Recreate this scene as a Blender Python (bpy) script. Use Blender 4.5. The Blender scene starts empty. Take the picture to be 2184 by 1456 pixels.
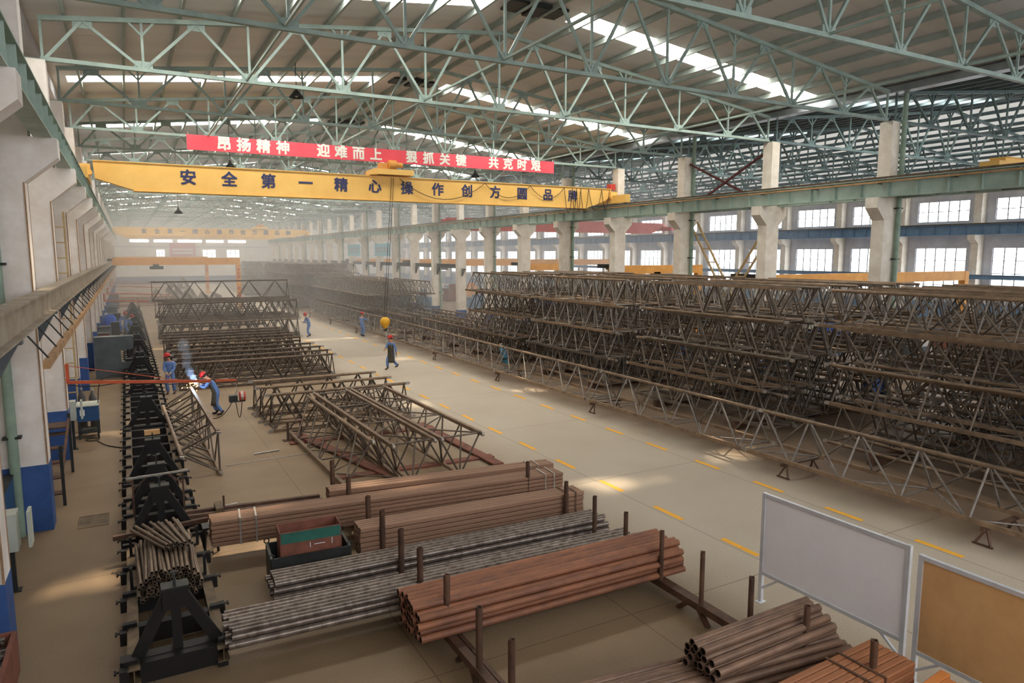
import bpy, math, random
from mathutils import Vector, Matrix, Quaternion
V = Vector
random.seed(7)
C = bpy.context.scene.collection
SC = bpy.context.scene

# ------------------------------------------------------------------ camera, world, sun, exposure
cd = bpy.data.cameras.new('camera'); cam = bpy.data.objects.new('camera', cd); C.objects.link(cam)
cd.sensor_width = 36.0; cd.lens = 36.0 * 1478.0 / 2184.0; cd.clip_start = 0.1; cd.clip_end = 600
cam.location = (0, 0, 6.1)
cam.rotation_euler = (math.radians(90 - 7.17), 0, math.radians(-29.0))
SC.camera = cam
w = bpy.data.worlds.new('sky'); SC.world = w; w.use_nodes = True
w.node_tree.nodes['Background'].inputs[0].default_value = (0.92, 0.95, 1.0, 1)
w.node_tree.nodes['Background'].inputs[1].default_value = 3.5
sl = bpy.data.lights.new('sun', 'SUN'); sl.energy = 7.0; sl.angle = math.radians(2.0); sl.color = (1.0, 0.82, 0.58)
so = bpy.data.objects.new('sun', sl); C.objects.link(so); so.location = (10, 30, 60)
so.rotation_euler = V((0.34, 0.51, 1.0)).to_track_quat('Z', 'Y').to_euler()
SC.view_settings.view_transform = 'Standard'; SC.view_settings.look = 'None'
SC.view_settings.gamma = 1.0; SC.view_settings.use_curve_mapping = False
SC.view_settings.exposure = 0.4
cy = SC.cycles
cy.max_bounces = 9; cy.diffuse_bounces = 6; cy.glossy_bounces = 2; cy.transparent_max_bounces = 8; cy.volume_bounces = 1
cy.use_denoising = True; cy.sample_clamp_indirect = 6.0; cy.use_adaptive_sampling = True; cy.adaptive_threshold = 0.02
cy.caustics_reflective = False; cy.caustics_refractive = False
SKY_L = 15.0; WIN_L = 4.0

# ------------------------------------------------------------------ materials
def lin(c):
    return tuple(((x / 255) / 12.92 if x / 255 <= 0.04045 else ((x / 255 + 0.055) / 1.055) ** 2.4) for x in c)
def mat(name, c1, c2=None, scale=2.0, rough=0.6, metal=0.0, bump=0.0, vary=0.0, detail=5, stretch=None, lo=0.35, hi=0.65, spec=0.4):
    m = bpy.data.materials.new(name); m.use_nodes = True
    nt = m.node_tree; b = nt.nodes['Principled BSDF']
    b.inputs['Roughness'].default_value = rough; b.inputs['Metallic'].default_value = metal
    b.inputs['Specular IOR Level'].default_value = spec
    a = lin(c1) + (1,)
    if c2 is None:
        b.inputs['Base Color'].default_value = a; return m
    tc = nt.nodes.new('ShaderNodeTexCoord'); src = tc.outputs['Object']
    if stretch:
        mp = nt.nodes.new('ShaderNodeMapping'); mp.inputs['Scale'].default_value = stretch
        nt.links.new(src, mp.inputs[0]); src = mp.outputs[0]
    if vary:
        oi = nt.nodes.new('ShaderNodeObjectInfo'); ad = nt.nodes.new('ShaderNodeVectorMath'); ad.operation = 'ADD'
        sc = nt.nodes.new('ShaderNodeMath'); sc.operation = 'MULTIPLY'; sc.inputs[1].default_value = 40
        nt.links.new(oi.outputs['Random'], sc.inputs[0]); nt.links.new(src, ad.inputs[0]); nt.links.new(sc.outputs[0], ad.inputs[1])
        src = ad.outputs[0]
    n = nt.nodes.new('ShaderNodeTexNoise'); n.inputs['Scale'].default_value = scale; n.inputs['Detail'].default_value = detail
    n.inputs['Roughness'].default_value = 0.65
    nt.links.new(src, n.inputs['Vector'])
    r = nt.nodes.new('ShaderNodeValToRGB'); r.color_ramp.elements[0].position = lo; r.color_ramp.elements[1].position = hi
    r.color_ramp.elements[0].color = a; r.color_ramp.elements[1].color = lin(c2) + (1,)
    nt.links.new(n.outputs['Fac'], r.inputs[0]); out = r.outputs[0]
    if vary:
        hs = nt.nodes.new('ShaderNodeHueSaturation'); mr = nt.nodes.new('ShaderNodeMapRange')
        mr.inputs['To Min'].default_value = 1 - vary; mr.inputs['To Max'].default_value = 1 + vary
        nt.links.new(oi.outputs['Random'], mr.inputs[0]); nt.links.new(mr.outputs[0], hs.inputs['Value'])
        nt.links.new(out, hs.inputs['Color']); out = hs.outputs[0]
    nt.links.new(out, b.inputs['Base Color'])
    if bump:
        bp = nt.nodes.new('ShaderNodeBump'); bp.inputs['Strength'].default_value = bump; bp.inputs['Distance'].default_value = 0.02
        nt.links.new(n.outputs['Fac'], bp.inputs['Height']); nt.links.new(bp.outputs[0], b.inputs['Normal'])
    return m
def emit(name, c, s):
    m = bpy.data.materials.new(name); m.use_nodes = True; nt = m.node_tree
    nt.nodes.remove(nt.nodes['Principled BSDF'])
    e = nt.nodes.new('ShaderNodeEmission'); e.inputs[0].default_value = c + (1,); e.inputs[1].default_value = s
    nt.links.new(e.outputs[0], nt.nodes['Material Output'].inputs[0]); return m

M = {}
M['conc'] = mat('painted_concrete', (244, 238, 232), (226, 216, 206), 1.3, 0.85, vary=0.04)
M['concmid'] = mat('bare_concrete', (240, 232, 218), (218, 206, 188), 1.5, 0.85, vary=0.05)
M['cornertan'] = mat('rust_stained_edge', (176, 140, 106), (140, 108, 80), 3, 0.7)
M['blue'] = mat('blue_dado_paint', (62, 96, 156), (46, 76, 128), 1.2, 0.6)
M['wallw'] = mat('white_wall_paint', (242, 237, 231), (224, 217, 209), 0.6, 0.9)
M['wallgrey'] = mat('grey_wall_render', (206, 206, 210), (184, 184, 190), 0.7, 0.9)
M['roof'] = mat('roof_sheet', (232, 230, 229), (222, 220, 219), 0.5, 0.7, stretch=(0.05, 3, 1))
M['purlin'] = mat('purlin_paint', (164, 174, 168), (148, 160, 154), 2, 0.6)
M['truss2'] = mat('truss_paint_shaded', (104, 124, 124), (86, 106, 106), 2.0, 0.5)  # truss paint darkened to stand for the unlit side hall trusses
M['purlin2'] = mat('purlin_paint_shaded', (92, 108, 112), (78, 94, 98), 2.0, 0.5)  # purlin paint with the side hall shade put into its colour
M['truss'] = mat('truss_paint', (158, 176, 166), (136, 154, 146), 2.0, 0.5, vary=0.06)
M['girder'] = mat('girder_paint', (172, 188, 176), (146, 164, 152), 1.2, 0.55)
M['rail'] = mat('rail_steel', (74, 66, 58), (110, 92, 74), 3, 0.5, 0.6)
M['railbus'] = mat('conductor_rail', (190, 150, 104), (150, 112, 74), 2, 0.6)
M['bluegird'] = mat('blue_girder_paint', (118, 148, 176), (102, 130, 158), 1.5, 0.6)
M['yellow'] = mat('crane_yellow', (245, 198, 112), (236, 187, 98), 0.8, 0.5)
M['orange'] = mat('crane_orange', (234, 170, 84), (218, 152, 72), 1.5, 0.5)
M['redcrane'] = mat('red_crane_paint', (206, 74, 58), (180, 60, 48), 1.5, 0.5)
M['banner'] = mat('banner_cloth', (236, 92, 104), (228, 82, 94), 0.6, 0.8)
M['white'] = mat('white_paint', (240, 236, 226), (226, 220, 210), 1.0, 0.7)
M['navy'] = mat('navy_lettering', (58, 62, 104), (50, 54, 92), 2, 0.6)
M['redtext'] = mat('red_lettering', (196, 48, 40), (180, 40, 34), 2, 0.6)
M['pipegreen'] = mat('green_downpipe', (150, 170, 152), (128, 148, 132), 2.5, 0.6)
M['steel'] = mat('lattice_steel', (126, 112, 98), (90, 80, 70), 3.0, 0.5, 0.35, vary=0.22)
M['steelb'] = mat('brown_chord_steel', (150, 126, 102), (112, 94, 76), 3.0, 0.5, 0.3, vary=0.2)
M['steelg'] = mat('grey_brace_steel', (150, 142, 134), (112, 106, 100), 3.0, 0.45, 0.4, vary=0.15)
M['steeld'] = mat('dark_lattice_steel', (102, 90, 80), (70, 62, 55), 3.0, 0.5, 0.35, vary=0.22)
M['steeldb'] = mat('dark_chord_steel', (122, 104, 88), (84, 72, 62), 3.0, 0.5, 0.3, vary=0.22)
M['lug'] = mat('machined_lug', (196, 190, 182), (160, 154, 146), 5, 0.35, 0.7)
M['tube'] = mat('brown_square_tube', (152, 118, 95), (140, 106, 84), 1.2, 0.55, 0.1, vary=0.09, stretch=(0.5, 1, 1))
M['redpipe'] = mat('rusty_red_pipe', (158, 104, 74), (124, 84, 66), 2.0, 0.55, 0.1, vary=0.14, stretch=(0.8, .8, .8))
M['greypipe'] = mat('mottled_grey_pipe', (140, 128, 118), (98, 84, 75), 3.2, 0.34, 0.5, vary=0.14, detail=3, stretch=(2.2, .6, .6))
M['brownpipe'] = mat('brown_pipe', (142, 112, 90), (110, 86, 72), 2.2, 0.5, 0.2, vary=0.12, stretch=(0.8, .8, .8))
M['orangetube'] = mat('fresh_rust_tube', (216, 138, 74), (196, 120, 64), 1.5, 0.6, 0.1, vary=0.1, stretch=(0.5, 1, 1))
M['rusttube'] = mat('rust_brown_tube', (164, 108, 70), (146, 94, 62), 1.5, 0.6, 0.1, vary=0.1, stretch=(0.5, 1, 1))
M['shortpipe'] = mat('short_pipe_steel', (142, 122, 102), (102, 86, 72), 2.5, 0.4, 0.4, vary=0.15, stretch=(1, .6, .6))
M['inside'] = mat('pipe_bore', (40, 30, 25), (26, 20, 17), 3, 0.9)
M['post'] = mat('rack_steel', (112, 82, 64), (78, 58, 48), 3, 0.6, 0.2, vary=0.1)
M['black'] = mat('jig_black', (30, 27, 25), (20, 18, 17), 3, 0.6, 0.1)
M['jigtop'] = mat('jig_plate_worn', (128, 108, 82), (84, 70, 54), 3, 0.55, 0.3, vary=0.1)
M['alu'] = mat('board_frame_metal', (226, 228, 232), (206, 208, 212), 2, 0.3, 0.25)
M['board'] = mat('board_white', (252, 248, 250), (244, 238, 241), 0.9, 0.6)
M['board2'] = mat('board_brown', (222, 176, 120), (200, 154, 102), 0.9, 0.7, detail=6)
M['darkgrey'] = mat('dark_grey_paint', (92, 98, 102), (76, 82, 86), 1.5, 0.55)
M['cabblue'] = mat('machine_blue', (44, 84, 128), (36, 70, 110), 2, 0.5)
M['cabgrey'] = mat('cabinet_grey', (196, 200, 188), (176, 182, 170), 2, 0.55)
M['green'] = mat('teal_paint', (50, 108, 92), (40, 88, 76), 2, 0.6)
M['rustplate'] = mat('rust_plate', (138, 84, 66), (104, 66, 54), 2.5, 0.7)
M['arm'] = mat('arm_orange', (206, 98, 58), (184, 82, 48), 2, 0.55)
M['darkred'] = mat('dark_red_steel', (112, 54, 52), (92, 44, 44), 2, 0.6)
M['cable'] = mat('rubber_cable', (52, 46, 42))
M['wood'] = mat('timber_block', (226, 178, 122), (204, 156, 104), 6, 0.7)
M['tarp'] = mat('blue_tarp', (44, 88, 190), (34, 70, 160), 3, 0.6, bump=0.6)
M['cyl'] = mat('sky_blue_cylinder', (86, 160, 196), (72, 140, 176), 4, 0.45)
M['cylg'] = mat('grey_cylinder', (98, 94, 92), (78, 74, 72), 4, 0.45)
M['hook'] = mat('hook_yellow', (236, 180, 46), (220, 162, 40), 3, 0.45)
M['chain'] = mat('chain_steel', (200, 198, 194), (150, 148, 146), 8, 0.4, 0.7)
M['skin'] = mat('skin', (206, 150, 122), (194, 138, 110), 8, 0.6)
M['overall'] = mat('blue_coverall', (112, 140, 194), (92, 122, 178), 6, 0.85)
M['helmet'] = mat('red_helmet', (206, 44, 44), (188, 36, 38), 3, 0.35)
M['boot'] = mat('dark_boot', (48, 42, 40), (36, 32, 30), 4, 0.6)
M['glove'] = mat('work_glove', (178, 166, 140), (140, 128, 106), 8, 0.85)
M['apron'] = mat('leather_apron', (84, 78, 64), (64, 60, 50), 5, 0.7)
M['hair'] = mat('black_hair', (30, 26, 24))
M['yline'] = mat('yellow_road_paint', (252, 186, 52), (240, 174, 50), 5, 0.7)
M['sign'] = mat('pale_blue_sign', (150, 196, 206), (140, 186, 198), 1, 0.6)
M['pink'] = mat('pink_poster', (214, 150, 156), (206, 140, 148), 1, 0.7)
M['paper'] = mat('paper_white', (228, 226, 224))
M['dark'] = mat('dark_metal', (54, 56, 54), (40, 42, 40), 3, 0.5, 0.2)
M['gal'] = mat('galvanised_gutter', (176, 182, 186), (150, 158, 162), 1.5, 0.4, 0.5)
M['pane'] = emit('bright_pane', (0.93, 0.96, 1.0), WIN_L)
M['panefar'] = emit('bright_far_pane', (0.98, 1.0, 0.98), 3.0)
M['arc'] = emit('welding_arc', (0.75, 0.86, 1.0), 25.0)
M['spark'] = emit('hot_spark', (1.0, 0.55, 0.2), 10.0)

# skylight sheet: glowing translucent plastic with clear spots put in so the sun throws patches
def skylight_mat():
    m = bpy.data.materials.new('skylight_sheet'); m.use_nodes = True; nt = m.node_tree
    nt.nodes.remove(nt.nodes['Principled BSDF'])
    e = nt.nodes.new('ShaderNodeEmission'); e.inputs[0].default_value = (1.0, 0.96, 0.88, 1); e.inputs[1].default_value = SKY_L
    t = nt.nodes.new('ShaderNodeBsdfTransparent'); mx = nt.nodes.new('ShaderNodeMixShader')
    g = nt.nodes.new('ShaderNodeNewGeometry'); n = nt.nodes.new('ShaderNodeTexNoise'); n.inputs['Scale'].default_value = 0.6; n.inputs['Detail'].default_value = 1
    r = nt.nodes.new('ShaderNodeValToRGB'); r.color_ramp.elements[0].position = 0.50; r.color_ramp.elements[1].position = 0.60
    r.color_ramp.elements[1].color = (0.7, 0.7, 0.7, 1)
    nt.links.new(g.outputs['Position'], n.inputs['Vector']); nt.links.new(n.outputs['Fac'], r.inputs[0]); nt.links.new(r.outputs[0], mx.inputs[0])
    nt.links.new(e.outputs[0], mx.inputs[1]); nt.links.new(t.outputs[0], mx.inputs[2])
    nt.links.new(mx.outputs[0], nt.nodes['Material Output'].inputs[0]); return m
M['sky'] = skylight_mat()
def fibre_mat():
    m = bpy.data.materials.new('translucent_roof_sheet'); m.use_nodes = True; nt = m.node_tree
    nt.nodes.remove(nt.nodes['Principled BSDF'])
    d = nt.nodes.new('ShaderNodeBsdfDiffuse'); d.inputs[0].default_value = (.62, .62, .60, 1)
    t = nt.nodes.new('ShaderNodeBsdfTranslucent'); t.inputs[0].default_value = (.90, .95, .95, 1); mx = nt.nodes.new('ShaderNodeMixShader')
    w = nt.nodes.new('ShaderNodeTexNoise'); w.inputs['Scale'].default_value = .8
    mr = nt.nodes.new('ShaderNodeMapRange'); mr.inputs['To Min'].default_value = .03; mr.inputs['To Max'].default_value = .13
    nt.links.new(w.outputs['Fac'], mr.inputs[0]); nt.links.new(mr.outputs[0], mx.inputs[0])
    nt.links.new(d.outputs[0], mx.inputs[1]); nt.links.new(t.outputs[0], mx.inputs[2]); nt.links.new(mx.outputs[0], nt.nodes['Material Output'].inputs[0]); return m
M['fibre'] = fibre_mat()

def floor_mat():
    m = bpy.data.materials.new('concrete_floor'); m.use_nodes = True; nt = m.node_tree; b = nt.nodes['Principled BSDF']
    N = nt.nodes.new; L = nt.links.new
    g = N('ShaderNodeNewGeometry'); sp = N('ShaderNodeSeparateXYZ'); L(g.outputs['Position'], sp.inputs[0])
    def noise(s, d, st=None):
        n = N('ShaderNodeTexNoise'); n.inputs['Scale'].default_value = s; n.inputs['Detail'].default_value = d
        if st:
            mp = N('ShaderNodeMapping'); mp.inputs['Scale'].default_value = st; L(g.outputs['Position'], mp.inputs[0]); L(mp.outputs[0], n.inputs['Vector'])
        else: L(g.outputs['Position'], n.inputs['Vector'])
        return n.outputs['Fac']
    def ramp(f, a, ca, bb, cb):
        r = N('ShaderNodeValToRGB'); r.color_ramp.elements[0].position = a; r.color_ramp.elements[1].position = bb
        r.color_ramp.elements[0].color = lin(ca) + (1,); r.color_ramp.elements[1].color = lin(cb) + (1,); L(f, r.inputs[0]); return r.outputs[0]
    def math_(op, a, bv, c=None):
        x = N('ShaderNodeMath'); x.operation = op
        for i, q in enumerate((a, bv, c)):
            if q is None: continue
            if isinstance(q, (int, float)): x.inputs[i].default_value = q
            else: L(q, x.inputs[i])
        return x.outputs[0]
    def mix(f, a, bv, mode='MIX'):
        x = N('ShaderNodeMix'); x.data_type = 'RGBA'; x.blend_type = mode
        if isinstance(f, float): x.inputs[0].default_value = f
        else: L(f, x.inputs[0])
        L(a, x.inputs[6]); L(bv, x.inputs[7]); return x.outputs[2]
    brown = ramp(noise(0.5, 8), 0.3, (134, 111, 84), 0.7, (154, 130, 101))
    lane = ramp(noise(0.35, 8), 0.3, (184, 170, 150), 0.7, (195, 182, 163))
    xs = math_('ADD', sp.outputs['X'], math_('MULTIPLY', noise(0.4, 3), 1.6))
    mr = N('ShaderNodeMapRange'); mr.interpolation_type = 'SMOOTHSTEP'; mr.inputs[1].default_value = 8.5; mr.inputs[2].default_value = 11.8; L(xs, mr.inputs[0])
    col = mix(mr.outputs[0], brown, lane)
    mr2a = N('ShaderNodeMapRange'); mr2a.inputs[1].default_value = 15.6; mr2a.inputs[2].default_value = 17.0; L(xs, mr2a.inputs[0])
    mr2b = N('ShaderNodeMapRange'); mr2b.inputs[1].default_value = 27; mr2b.inputs[2].default_value = 30; mr2b.inputs[3].default_value = 1; mr2b.inputs[4].default_value = 0; L(xs, mr2b.inputs[0])
    mr2 = N('ShaderNodeMath'); mr2.operation = 'MULTIPLY'; L(mr2a.outputs[0], mr2.inputs[0]); mr2.inputs[1].default_value = 1.0
    rust = ramp(noise(0.6, 6), 0.3, (112, 94, 76), 0.7, (142, 120, 98))
    col = mix(mr2.outputs[0], col, rust)
    fine = ramp(noise(30, 8), 0.3, (238, 238, 238), 0.6, (255, 255, 255))
    col = mix(1.0, col, fine, 'MULTIPLY')
    # saw-cut joints
    def joint(axis, per, off):
        f = math_('FRACT', math_('DIVIDE', math_('ADD', sp.outputs[axis], off), per), 0)
        return math_('LESS_THAN', math_('ABSOLUTE', math_('SUBTRACT', f, 0.5), 0), 0.010 / per)
    j = math_('MAXIMUM', joint('Y', 6.05, 0.3), joint('X', 3.6, 1.55 + 0.25))
    dk = N('ShaderNodeRGB'); dk.outputs[0].default_value = lin((96, 76, 56)) + (1,)
    col = mix(math_('MULTIPLY', j, 0.7), col, dk.outputs[0])
    L(col, b.inputs['Base Color']); b.inputs['Roughness'].default_value = 0.55
    b.inputs['Specular IOR Level'].default_value = 0.35
    return m
M['floor'] = floor_mat()

# ------------------------------------------------------------------ mesh helpers
class MB:
    def __init__(s): s.v = []; s.f = []; s.s = []
    def add(s, vs, fs, smooth=False):
        o = len(s.v); s.v += [tuple(x) for x in vs]; s.f += [tuple(i + o for i in f) for f in fs]; s.s += [smooth] * len(fs); return s
    def box(s, c, d, rz=0, rx=0, ry=0):
        R = Matrix.Rotation(rz, 3, 'Z') @ Matrix.Rotation(ry, 3, 'Y') @ Matrix.Rotation(rx, 3, 'X')
        vs = [V(c) + R @ V((x * d[0] / 2, y * d[1] / 2, z * d[2] / 2)) for x in (-1, 1) for y in (-1, 1) for z in (-1, 1)]
        return s.add(vs, [(0, 1, 3, 2), (4, 6, 7, 5), (0, 4, 5, 1), (2, 3, 7, 6), (0, 2, 6, 4), (1, 5, 7, 3)])
    def bb(s, x0, x1, y0, y1, z0, z1):
        return s.box(((x0 + x1) / 2, (y0 + y1) / 2, (z0 + z1) / 2), (x1 - x0, y1 - y0, z1 - z0))
    def beam(s, p, q, w, h, up=(0, 0, 1)):
        p, q = V(p), V(q); d = (q - p).normalized(); up = V(up)
        if abs(d.dot(up)) > 0.98: up = V((1, 0, 0))
        a = d.cross(up).normalized() * w / 2; b = a.cross(d).normalized() * h / 2
        vs = [e + x * a + y * b for e in (p, q) for x, y in ((-1, -1), (1, -1), (1, 1), (-1, 1))]
        return s.add(vs, [(0, 1, 2, 3), (7, 6, 5, 4), (0, 4, 5, 1), (1, 5, 6, 2), (2, 6, 7, 3), (3, 7, 4, 0)])
    def ibeam(s, p, q, w, h, t=0.02):
        p, q = V(p), V(q); u = V((0, 0, 1))
        s.beam(p + u * (h / 2 - t / 2), q + u * (h / 2 - t / 2), w, t); s.beam(p - u * (h / 2 - t / 2), q - u * (h / 2 - t / 2), w, t)
        return s.beam(p, q, t * 0.7, h - 2 * t)
    def tube(s, p, q, r, n=8, r2=None, cap=True):
        p, q = V(p), V(q); d = (q - p).normalized(); up = V((0, 0, 1)) if abs(d.z) < 0.95 else V((1, 0, 0))
        a = d.cross(up).normalized(); b = a.cross(d); r2 = r if r2 is None else r2
        cs = [(math.cos(2 * math.pi * i / n), math.sin(2 * math.pi * i / n)) for i in range(n)]
        vs = [p + (a * x + b * y) * r for x, y in cs] + [q + (a * x + b * y) * r2 for x, y in cs]
        s.add(vs, [(i, (i + 1) % n, n + (i + 1) % n, n + i) for i in range(n)], True)
        if cap: s.add(vs, [tuple(range(n))[::-1], tuple(range(n, 2 * n))])
        return s
    def hollow(s, p, q, ro, ri, n=12):
        p, q = V(p), V(q); d = (q - p).normalized(); up = V((0, 0, 1)) if abs(d.z) < 0.95 else V((1, 0, 0))
        a = d.cross(up).normalized(); b = a.cross(d)
        cs = [(math.cos(2 * math.pi * i / n), math.sin(2 * math.pi * i / n)) for i in range(n)]
        ring = lambda e, r: [e + (a * x + b * y) * r for x, y in cs]
        vs = ring(p, ro) + ring(q, ro) + ring(q, ri) + ring(p, ri)
        k = lambda j, i: j * n + i % n
        for j in range(4):
            s.add(vs, [(k(j, i), k(j, i + 1), k((j + 1) % 4, i + 1), k((j + 1) % 4, i)) for i in range(n)], j in (0, 2))
        return s
    def sqhollow(s, p, q, w, h, t=0.006):
        # rectangular hollow section along X, open ends
        (x0, y, z), (x1, _, _) = p, q
        c = .016
        def ring(x, a, b): return [(x, y + sy * (a / 2 - (c if k == 0 else 0)), z + sz * (b / 2 - (c if k else 0))) for sy, sz, k in ((-1, -1, 1), (-1, -1, 0), (1, -1, 0), (1, -1, 1), (1, 1, 1), (1, 1, 0), (-1, 1, 0), (-1, 1, 1))]
        vs = ring(x0, w, h) + ring(x1, w, h) + ring(x1, w - 2 * t, h - 2 * t) + ring(x0, w - 2 * t, h - 2 * t)
        k = lambda j, i: j * 8 + i % 8
        return s.add(vs, [(k(j, i), k(j, i + 1), k((j + 1) % 4, i + 1), k((j + 1) % 4, i)) for j in range(4) for i in range(8)])
    def path(s, pts, r, n=6):
        for a, b in zip(pts[:-1], pts[1:]): s.tube(a, b, r, n)
        return s
    def lathe(s, prof, n=16, c=(0, 0, 0), R=None):
        c = V(c); R = R or Matrix.Identity(3)
        vs = [c + R @ V((r * math.cos(2 * math.pi * i / n), r * math.sin(2 * math.pi * i / n), z)) for r, z in prof for i in range(n)]
        fs = [(j * n + i, j * n + (i + 1) % n, (j + 1) * n + (i + 1) % n, (j + 1) * n + i) for j in range(len(prof) - 1) for i in range(n)]
        return s.add(vs, fs, True)
    def prism(s, poly, f0, f1):
        # poly: list of 2D points; f0/f1 map them to the two end faces
        n = len(poly); vs = [f0(*p) for p in poly] + [f1(*p) for p in poly]
        return s.add(vs, [tuple(range(n))[::-1], tuple(range(n, 2 * n))] + [(i, (i + 1) % n, n + (i + 1) % n, n + i) for i in range(n)])
    def mesh(s, name, m):
        me = bpy.data.meshes.new(name); me.from_pydata(s.v, [], s.f); me.polygons.foreach_set('use_smooth', s.s)
        if m is not None: me.materials.append(m)
        me.validate(); me.update(); return me

def obj(name, mb, m=None, parent=None, loc=None, q=None):
    me = mb.mesh(name, m) if isinstance(mb, MB) else mb
    o = bpy.data.objects.new(name, me); C.objects.link(o)
    if parent is not None: o.parent = parent
    if loc is not None: o.location = loc
    if q is not None: o.rotation_mode = 'QUATERNION'; o.rotation_quaternion = q
    return o
def tag(o, label, cat, group=None, kind=None):
    o['label'] = label; o['category'] = cat
    if group: o['group'] = group
    if kind: o['kind'] = kind
    return o
def thing(name, label, cat, loc=(0, 0, 0), rz=0, group=None):
    o = bpy.data.objects.new(name, None); C.objects.link(o); o.location = loc; o.rotation_euler = (0, 0, rz); o.empty_display_size = 0.2
    return tag(o, label, cat, group)
def struct(name, mb, m, parent=None):
    o = obj(name, mb, m, parent)
    if parent is None: o['kind'] = 'structure'
    return o
def dup(o, parent=None):
    c = o.copy(); C.objects.link(c)
    if parent is not None: c.parent = parent
    for ch in list(o.children): dup(ch, c)
    return c
_cache = {}
def cached(key, fn):
    if key not in _cache: _cache[key] = fn()
    return _cache[key]
def strut(name, p, q, r, m, parent, square=False, n=8):
    """one straight member from p to q as an object of its own (shared mesh data)"""
    p, q = V(p), V(q); d = q - p; L = round(d.length, 3)
    me = cached((name, L, r, m.name, square, n), lambda: (MB().beam((0, 0, 0), (0, 0, L), r * 2, r * 2) if square else MB().tube((0, 0, 0), (0, 0, L), r, n)).mesh(name, m))
    return obj(name, me, None, parent, p, d.to_track_quat('Z', 'Y'))
ORD = 'first second third fourth fifth sixth seventh eighth ninth tenth eleventh twelfth thirteenth fourteenth fifteenth sixteenth seventeenth eighteenth nineteenth twentieth twenty-first twenty-second twenty-third twenty-fourth twenty-fifth twenty-sixth twenty-seventh twenty-eighth twenty-ninth thirtieth'.split()
def od(i): return ORD[min(i, len(ORD) - 1)]
_fonts = {}
def text_mesh(s, size, m, bold=0.02):
    c = bpy.data.curves.new('t', 'FONT'); c.body = s; c.size = size; c.extrude = 0.006; c.align_x = 'CENTER'; c.align_y = 'CENTER'
    o = bpy.data.objects.new('t', c); C.objects.link(o)
    me = bpy.data.meshes.new_from_object(o.evaluated_get(bpy.context.evaluated_depsgraph_get()))
    bpy.data.objects.remove(o); bpy.data.curves.remove(c)
    mb = MB(); b = bold * size
    vs = [v.co.copy() for v in me.vertices]; fs = [tuple(p.vertices) for p in me.polygons]
    for i, (dx, dy) in enumerate(((0, 0), (-b, -b), (b, b), (-b, b), (b, -b))): mb.add([v + V((dx, dy, i * .0006)) for v in vs], fs)
    bpy.data.meshes.remove(me)
    return mb.mesh('character', m)

# ------------------------------------------------------------------ setting
Y0, Y1 = -9.0, 160.0
PITCH = 6.05
BAYS = [12.2 + PITCH * k for k in range(-1, 25)]
def roofz(x):
    if x <= 28: return 12.97 + 0.117 * (x + 2) if x < 13 else 14.725 - 0.117 * (x - 13)
    return 12.97 + 0.117 * (x - 28) if x < 43.5 else 14.784 - 0.117 * (x - 43.5)
struct('floor', MB().bb(-3.2, 60, Y0 - .5, Y1 + .5, -0.3, 0), M['floor'])
wl = MB().bb(-2.9, -2.62, Y0, Y1, 0, 13.0)
struct('wall_left', wl, M['wallw'])
struct('trim_1', MB().bb(-2.62, -2.60, Y0, Y1, 0, 1.4), M['blue'])
SKYY = [21.8 + 11.85 * k for k in range(0, 12)]
def slab(mb, x0, x1, y0, y1, dz=0.0, t=0.06):
    z0, z1 = roofz(x0 + 1e-4) + dz, roofz(x1 - 1e-4) + dz
    vs = [(x0, y0, z0), (x1, y0, z1), (x1, y1, z1), (x0, y1, z0)]; vs += [(x, y, z + t) for x, y, z in vs]
    mb.add(vs, [(3, 2, 1, 0), (4, 5, 6, 7), (0, 1, 5, 4), (1, 2, 6, 5), (2, 3, 7, 6), (3, 0, 4, 7)])
cuts = [Y0]
for y in SKYY: cuts += [y - .55, y + .55]
cuts.append(Y1)
for name, xs, gap in (('ceiling_1', (-2.9, 13, 28), (-1.6, 11.2, 14.6, 27.7)), ('ceiling_2', (28, 43.5, 59.3), (29.2, 42.0, 45.2, 58.6))):
    mb = MB()
    for k in range(0, len(cuts) - 1, 2): slab(mb, xs[0], xs[1], cuts[k], cuts[k + 1])
    if name == 'ceiling_2':
        fb = MB(); fb.add([(xs[1], Y0, roofz(xs[1])), (xs[2], Y0, roofz(xs[2])), (xs[2], Y1, roofz(xs[2])), (xs[1], Y1, roofz(xs[1]))], [(0, 3, 2, 1)])
        struct('ceiling_3', fb, M['fibre'])
        for y in SKYY: slab(mb, xs[0], gap[0], y - .55, y + .55); slab(mb, gap[1], xs[1], y - .55, y + .55)
        struct(name, mb, M['roof']); continue
    for k in range(0, len(cuts) - 1, 2): slab(mb, xs[1], xs[2], cuts[k], cuts[k + 1])
    for y in SKYY:
        for a, b in ((xs[0], gap[0]), (gap[1], xs[1]), (xs[1], gap[2]), (gap[3], xs[2])): slab(mb, a, b, y - .55, y + .55)
    struct(name, mb, M['roof'])
nwin = 0
for h, gap in ((0, (-1.6, 11.2, 14.6, 27.7)), (1, (29.2, 42.0, 45.2, 58.6))):
    for k, y in enumerate(SKYY):
        for s in ((0, 1) if h == 0 else (0,)):  # side hall skylights are added glowing panels, to light that hall
            mb = MB(); slab(mb, gap[2 * s], gap[2 * s + 1], y - .55, y + .55, 0.02, 0.012)
            nwin += 1; struct('window_%d' % nwin, mb, M['sky'])
# end walls
struct('wall_far', MB().bb(-3, 60, Y1, Y1 + .3, 0, 15), M['wallw'])
struct('trim_2', MB().bb(-2.6, 59, Y1 - .03, Y1, 0, 1.6), M['cabblue'])
struct('trim_3', MB().bb(-2.6, 59, Y1 - .06, Y1, 7.5, 7.75), M['wallgrey'])
struct('wall_near', MB().bb(-3, 60, Y0 - .3, Y0, 0, 7.0), M['wallw'])  # unseen, cut low so sky light comes in above it
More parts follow.
